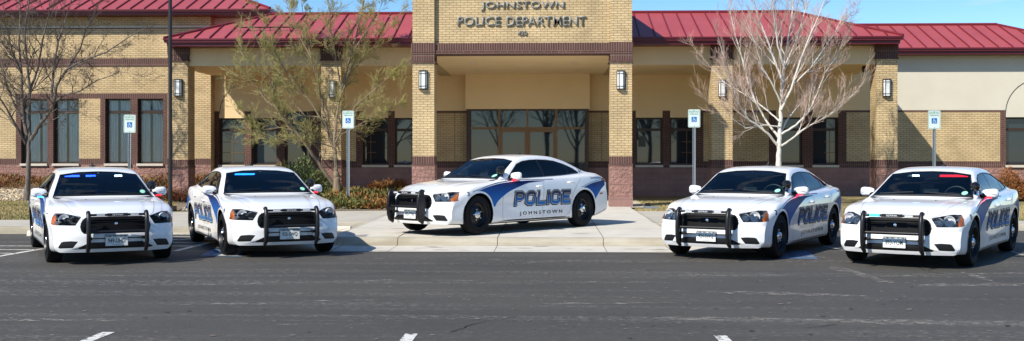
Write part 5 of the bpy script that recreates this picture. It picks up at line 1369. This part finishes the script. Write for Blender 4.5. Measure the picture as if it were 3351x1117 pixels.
piece('steering_wheel', q.mesh('steering_wheel', smooth=True))
q = MB(); q.box(.27,.30,-.11,.11,1.205,1.255,'black_plastic'); q.bar((.29,0,1.25),(.25,0,1.31),.012,'black_plastic'); piece('rear_view_mirror', q.mesh('rear_view_mirror'))
q = MB(); q.box(.42,.52,-.06,.16,1.0,1.06,'dash'); q.box(.40,.42,-.13,.07,.99,1.14,'steel_black'); q.bar((.45,-.03,.8),(.43,-.03,1.0),.02,'steel_black'); piece('dash_computer', q.mesh('dash_computer'))
def ws_at(y, z, off_=.006):
    h = TREE0.ray_cast(Vector((3, y, z)), Vector((-1,0,0))); return h[0]
q = MB(); c = ws_at(.60,1.005); 
q.poly([tuple(ws_at(.60+.042*math.cos(t), 1.015+.026*math.sin(t))+Vector((.004,0,.004))) for t in [2*math.pi*i/14 for i in range(14)]], 'sticker'); piece('windshield_sticker', q.mesh('windshield_sticker'))
q = MB()
for s in (1,):
    q.tube([tuple(ws_at(-.62+.5*k/5*1.0, .985+.03*math.sin(k/5*1.2))+Vector((.012,0,.012))) for k in range(6)], .008, 'black_plastic', 5)
    q.tube([tuple(ws_at(.05+.5*k/5, 1.015-.035*k/5)+Vector((.012,0,.012))) for k in range(6)], .008, 'black_plastic', 5)
piece('wiper', q.mesh('wiper'))
q = MB(); t_ = up_p(-.55,0,0); q.lathe([(.05,0),(.045,.02),(.0,.035)], 'black_plastic', t_, 'z', 14); q.bar(t_, t_+Vector((-.03,0,.07)), .004, 'black_plastic', 5); piece('roof_antenna', q.mesh('roof_antenna'))
# ---- livery
def fillgrid(upper, lower, s, m, mb, nx=34, nz_=5, off_=.0025):
    ux, uz = zip(*upper); lx, lz = zip(*lower)
    for i in range(nx):
        rows = []
        for q in (i, i+1):
            t = q/nx; 
            xu = ux[0]+(ux[-1]-ux[0])*t; zu = float(np.interp(xu, ux[::-1] if ux[0] > ux[-1] else ux, uz[::-1] if ux[0] > ux[-1] else uz))
            zl_ = float(np.interp(xu, lx[::-1] if lx[0] > lx[-1] else lx, lz[::-1] if lx[0] > lx[-1] else lz))
            rows.append([(xu, zl_+(zu-zl_)*k/nz_) for k in range(nz_+1)])
        for k in range(nz_):
            q = [side_y(*rows[0][k], s, off_), side_y(*rows[1][k], s, off_), side_y(*rows[1][k+1], s, off_), side_y(*rows[0][k+1], s, off_)]
            mb.poly(q[::-1] if s == 1 else q, m)
def smooth_line(pts, n=40):
    xs = [p[0] for p in pts]; zs = [p[1] for p in pts]; o = np.argsort(xs); X = np.linspace(min(xs), max(xs), n); return list(zip(X, pchip(np.array(xs)[o], np.array(zs)[o], X)))[::-1]
def arch_z(x, cx_=1.525, R=.415): return .345+math.sqrt(max(0, R*R-(x-cx_)**2))
for s in (1, -1):
    lv = MB()
    UP = smooth_line([(1.60,.752),(1.42,.795),(1.20,.842),(.86,.888),(.45,.915),(.10,.922),(-.35,.916)])
    LO1 = smooth_line([(-.35,.912),(.10,.885),(.45,.808),(.72,.73),(.92,.63),(1.03,.555),(1.112,.462)])
    xs_ = np.linspace(1.112, 1.60, 22); LO2 = [(x, arch_z(x)) for x in xs_]
    LO = sorted(LO1+LO2, key=lambda p: -p[0])
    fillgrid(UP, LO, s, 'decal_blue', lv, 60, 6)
    side_line(smooth_line([(1.70,.748),(1.42,.815),(1.20,.862),(.86,.907),(.45,.934),(.10,.941),(-.60,.940)]), s, .010, 'decal_navy', .0028, mb=lv)
    piece('livery_stripe', lv.mesh('livery_stripe', smooth=True)); lv = MB()
    UPr = smooth_line([(-1.50,.772),(-1.77,.842),(-2.05,.880),(-2.30,.898)])
    LOr = sorted([(x, arch_z(x, -1.525)) for x in np.linspace(-1.90,-1.50,16)]+[(-1.925,.56),(-2.0,.635),(-2.12,.72),(-2.30,.80)], key=lambda p: -p[0])
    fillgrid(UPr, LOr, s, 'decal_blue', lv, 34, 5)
    side_line(smooth_line([(-1.42,.770),(-1.77,.862),(-2.05,.902),(-2.32,.920)]), s, .010, 'decal_navy', .0028, mb=lv)
    piece('livery_stripe', lv.mesh('livery_stripe', smooth=True))
# block letters as mitred strokes
def stroke(pts, w_, closed=False, ext=0.0):
    P = [Vector(p) for p in pts]; n = len(P); L, R_ = [], []
    if not closed and ext:
        P[0] = P[0]-(P[1]-P[0]).normalized()*ext; P[-1] = P[-1]+(P[-1]-P[-2]).normalized()*ext
    for i in range(n):
        if closed: a, b = (P[i]-P[i-1]).normalized(), (P[(i+1) % n]-P[i]).normalized()
        else: a = (P[i]-P[i-1]).normalized() if i else (P[1]-P[0]).normalized(); b = (P[i+1]-P[i]).normalized() if i < n-1 else (P[-1]-P[-2]).normalized()
        na, nb = Vector((-a.y,a.x)), Vector((-b.y,b.x)); m_ = (na+nb).normalized(); k = w_/2/max(.35, m_.dot(na)); L.append(P[i]+m_*k); R_.append(P[i]-m_*k)
    out = []
    for i in range(n if closed else n-1):
        j = (i+1) % n; out.append([L[i], L[j], R_[j], R_[i]])
    return out
c_ = .16
GLY = {  # unit cell 0..w x 0..1
 'P': (.62, [([(0,0),(0,1),(.62-c_,1),(.62,1-c_),(.62,.45+c_),(.62-c_,.45),(0,.45)], False)]),
 'O': (.66, [([(c_,0),(.66-c_,0),(.66,c_),(.66,1-c_),(.66-c_,1),(c_,1),(0,1-c_),(0,c_)], True)]),
 'L': (.56, [([(0,1),(0,0),(.56,0)], False)]),
 'I': (.0, [([(0,0),(0,1)], False)]),
 'C': (.66, [([(.66,.70),(.66,1-c_),(.66-c_,1),(c_,1),(0,1-c_),(0,c_),(c_,0),(.66-c_,0),(.66,c_),(.66,.30)], False)]),
 'E': (.56, [([(.58,1),(0,1),(0,0),(.58,0)], False), ([(0,.5),(.46,.5)], False)])}
def police(s):
    H, Wd_ = .300, 1.66; mb = MB(); sw = .205
    word = 'POLICE'; tot = sum(GLY[c][0] for c in word)+5*.34+.32; sx = Wd_/tot; hz = H-.32*sx
    sw_z = 1
    x = .16
    xr0 = .555                       # first letter's edge for the left side (text runs rearwards)
    for li_, c in enumerate(word):
        gw, strokes = GLY[c]
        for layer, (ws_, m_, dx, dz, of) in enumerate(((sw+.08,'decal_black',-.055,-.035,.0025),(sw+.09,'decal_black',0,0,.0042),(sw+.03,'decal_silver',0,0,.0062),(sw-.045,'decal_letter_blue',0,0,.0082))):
            for si, (pts, cl) in enumerate(strokes):
                P2 = [((x+px)*sx, .16*sx+pz*hz) for px, pz in pts]
                P2 = [(a+dx*sx, b+dz*H) for a, b in P2]
                w2 = ws_*sx
                for qi, quad in enumerate(stroke(P2, w2, cl, ext=w2/2 if not cl else 0)):
                    # split long quads so that the lettering lies on the curved door skin
                    L_ = (quad[0]-quad[1]).length; n_ = max(1, int(L_/.07))
                    for k in range(n_):
                        t0, t1 = k/n_, (k+1)/n_
                        qq = [quad[0].lerp(quad[1],t0), quad[0].lerp(quad[1],t1), quad[3].lerp(quad[2],t1), quad[3].lerp(quad[2],t0)]
                        def pt(v):
                            xx = (xr0-v.x) if s == 1 else (xr0-Wd_+v.x); return side_y(xx, .452+v.y, s, of+.0001*(qi % 3)+.0004*si)
                        q = [pt(v) for v in qq]; mb.poly(q, m_)
        x += gw+.34
    me = mb.mesh('police_lettering'); return me
def side_text(body, xc, zc, w_, h_, s, m, offset=.0, of=.004, slant=0.0, spacing=1.0, name='lettering'):
    me = fit_text(body, w_, h_, offset, 0, spacing); bm = bmesh.new(); bm.from_mesh(me)
    for k in range(2):
        ed = [e for e in bm.edges if e.calc_length() > .12]
        if ed: bmesh.ops.subdivide_edges(bm, edges=ed, cuts=1)
    for v in bm.verts:
        u, z = v.co.x+v.co.y*slant, v.co.y; xx = xc-u if s == 1 else xc+u; v.co = side_y(xx, zc+z, s, of)
    me2 = bpy.data.meshes.new(name); bm.to_mesh(me2); bm.free(); me2.materials.append(M[m]); return me2
for s in (1, -1):
    piece('police_lettering', police(s))
    q = side_text('JOHNSTOWN', -.23, .318, 1.25, .082, s, 'decal_black', .022, spacing=1.55, name='town_lettering'); piece('town_lettering', q)
    piece('emergency_number', side_text('911', -1.60, 1.072, .15, .055, s, 'decal_blue', .03, .004, name='emergency_number'))
    piece('emergency_lettering', side_text('EMERGENCY', -1.575, 1.118, .12, .016, s, 'decal_navy', .0, .004, name='emergency_lettering'))
LEDR = MB(); LEDR.box(.50,.585,.835,.925,.938,.956,'led_red_small'); LEDRm = LEDR.mesh('warning_light')
LEDB = MB(); LEDB.box(.50,.585,-.925,-.835,.938,.956,'led_blue_soft'); LEDBm = LEDB.mesh('warning_light')
def bar_seg(segs):
    """interior light bar behind the top of the windscreen: dark housing plus LED modules"""
    h = MB(); led = MB(); x = lambda y: .245-.10*(abs(y)/.6)**2
    for k in range(-11, 11): y0, y1 = k*.05, (k+1)*.05; h.box(x(y0)-.07, x(y0)-.005, y0, y1, 1.243, 1.288, 'black_plastic')
    for y0, y1, m_ in segs:
        n_ = max(1, round((y1-y0)/.045)); d = (y1-y0)/n_
        for i in range(n_): ya = y0+i*d; led.box(x(ya)-.003, x(ya)+.006, ya+.001, ya+d-.001, 1.250, 1.278, m_)
    return h.mesh('light_bar'), led.mesh('led_module')
def plate(txt):
    b = MB(); b.box(-.006,0,-.153,.153,-.077,.077,'plate_white'); b.box(-.008,-.006,-.158,.158,-.082,.082,'gloss_black')
    mt = [(-.145,.055),(-.12,.062),(-.09,.052),(-.06,.063),(-.03,.054),(0,.058),(.03,.065),(.06,.055),(.085,.063),(.12,.055),(.145,.058)]
    for (a, z0), (c, z1) in zip(mt[:-1], mt[1:]): b.poly([(.001,a,z0),(.001,c,z1),(.001,c,.071),(.001,a,.071)], 'plate_green')
    me = b.mesh('licence_plate')
    def tx(t, w_, h_, z, m_, o_=.0):
        q = fit_text(t, w_, h_, o_); q.materials.clear(); q.materials.append(M[m_]); q.transform(Matrix.Translation((.0015,0,z)) @ Matrix(((0,0,1),(1,0,0),(0,1,0))).to_4x4()); return q
    return me, tx(txt, .235, .066, -.004, 'plate_green', .010), tx('COLORADO', .12, .014, -.060, 'plate_green')
def make_car(label, X, Y, yaw, z, num, platetxt, segs, extra):
    root = empty('police_car', (X, Y, z), yaw); tag(root, label, 'police car', 'white police cars lined up in front of the station')
    keys = {}
    for name, me, par, key, lab in CP:
        o = obj(name, me, keys[par] if par else root)
        if key: keys[key] = o
    for ax_ in (1.525, -1.525):
        for s in (1, -1):
            o = obj('wheel', WHEEL[1], root, (ax_, s*.772, .345)); 
            if s == -1: o.rotation_euler = (0, 0, math.pi)
            o.rotation_euler.y = random.uniform(0, 6)
            obj('rim', WHEEL[2], o); obj('hub_cap', WHEEL[3], o)
    hm, lm = bar_seg(segs); h = obj('light_bar', hm, root)
    if segs: obj('led_module', lm, h)
    pm, t1, t2 = plate(platetxt); po = obj('licence_plate', pm, root, (2.400, 0, .362)); obj('plate_number', t1, po); obj('plate_state_name', t2, po)
    for s in (1, -1): obj('unit_number', side_text(num, 1.80, .715, .050, .075, s, 'decal_navy', .02, .004, name='unit_number'), root)
    if 'r' in extra: obj('warning_light', LEDRm, keys['mirror1'])
    if 'b' in extra: obj('warning_light', LEDBm, keys['mirror-1'])
    if 'S' in extra:
        for s in (1, -1): obj('rank_lettering', side_text('SUPERVISOR', -1.955, .947, .42, .036, s, 'decal_navy', .012, .004, name='rank_lettering'), root)
    if 'B' in extra:
        q = MB(); q.box(2.515, 2.531, -.30, -.17, .724, .754, 'led_blue_soft'); obj('marker_lamp', q.mesh('marker_lamp'), keys['push'])
    return root
CARS = [(1,-6.841,17.548,-1.085,-.012,'7','949-UHD',[(-.50,-.28,'led_blue'),(-.19,-.04,'led_blue'),(.25,.37,'led_white')],'rb','white police car with three lit interior lights, leftmost of the row, plate 949-UHD'),
 (2,-4.468,18.675,-1.128,0,'9','925-SWQ',[(-.42,-.09,'led_blue_soft')],'r','white police car with one light blue windshield light, second from the left, plate 925-SWQ'),
 (3,-.164,20.986,3.979,.155,'3','993-TTW',[],'rS','white supervisor police car parked up on the entrance slab, seen from its driver side'),
 (4,4.173,18.116,4.164,0,'1','924-SWQ',[],'rS','white police car with unlit windshield before the white barked tree, plate 924-SWQ'),
 (5,6.708,16.878,4.107,0,'8','893-YOM',[(-.50,-.30,'led_off'),(-.30,-.19,'led_white'),(.12,.52,'led_red')],'rB','white police car with red windshield light, rightmost of the row, plate 893-YOM')]
for _, X, Y, yaw, z, num, pt_, segs, ex, lab in CARS:
    c_, s_ = math.cos(PSI), math.sin(PSI); shift = -.12 if _ == 3 else 0.0
    X2 = X-shift*0; wx, wy = X*c_-Y*s_, X*s_+Y*c_
    yw = yaw+PSI
    if _ == 3: wx += .10*math.cos(yw); wy += .10*math.sin(yw); z = .165
    rt = make_car(lab, wx, wy, yw, z+.002, num, pt_, segs, ex)
    if _ == 3: rt.scale.z = 1.03
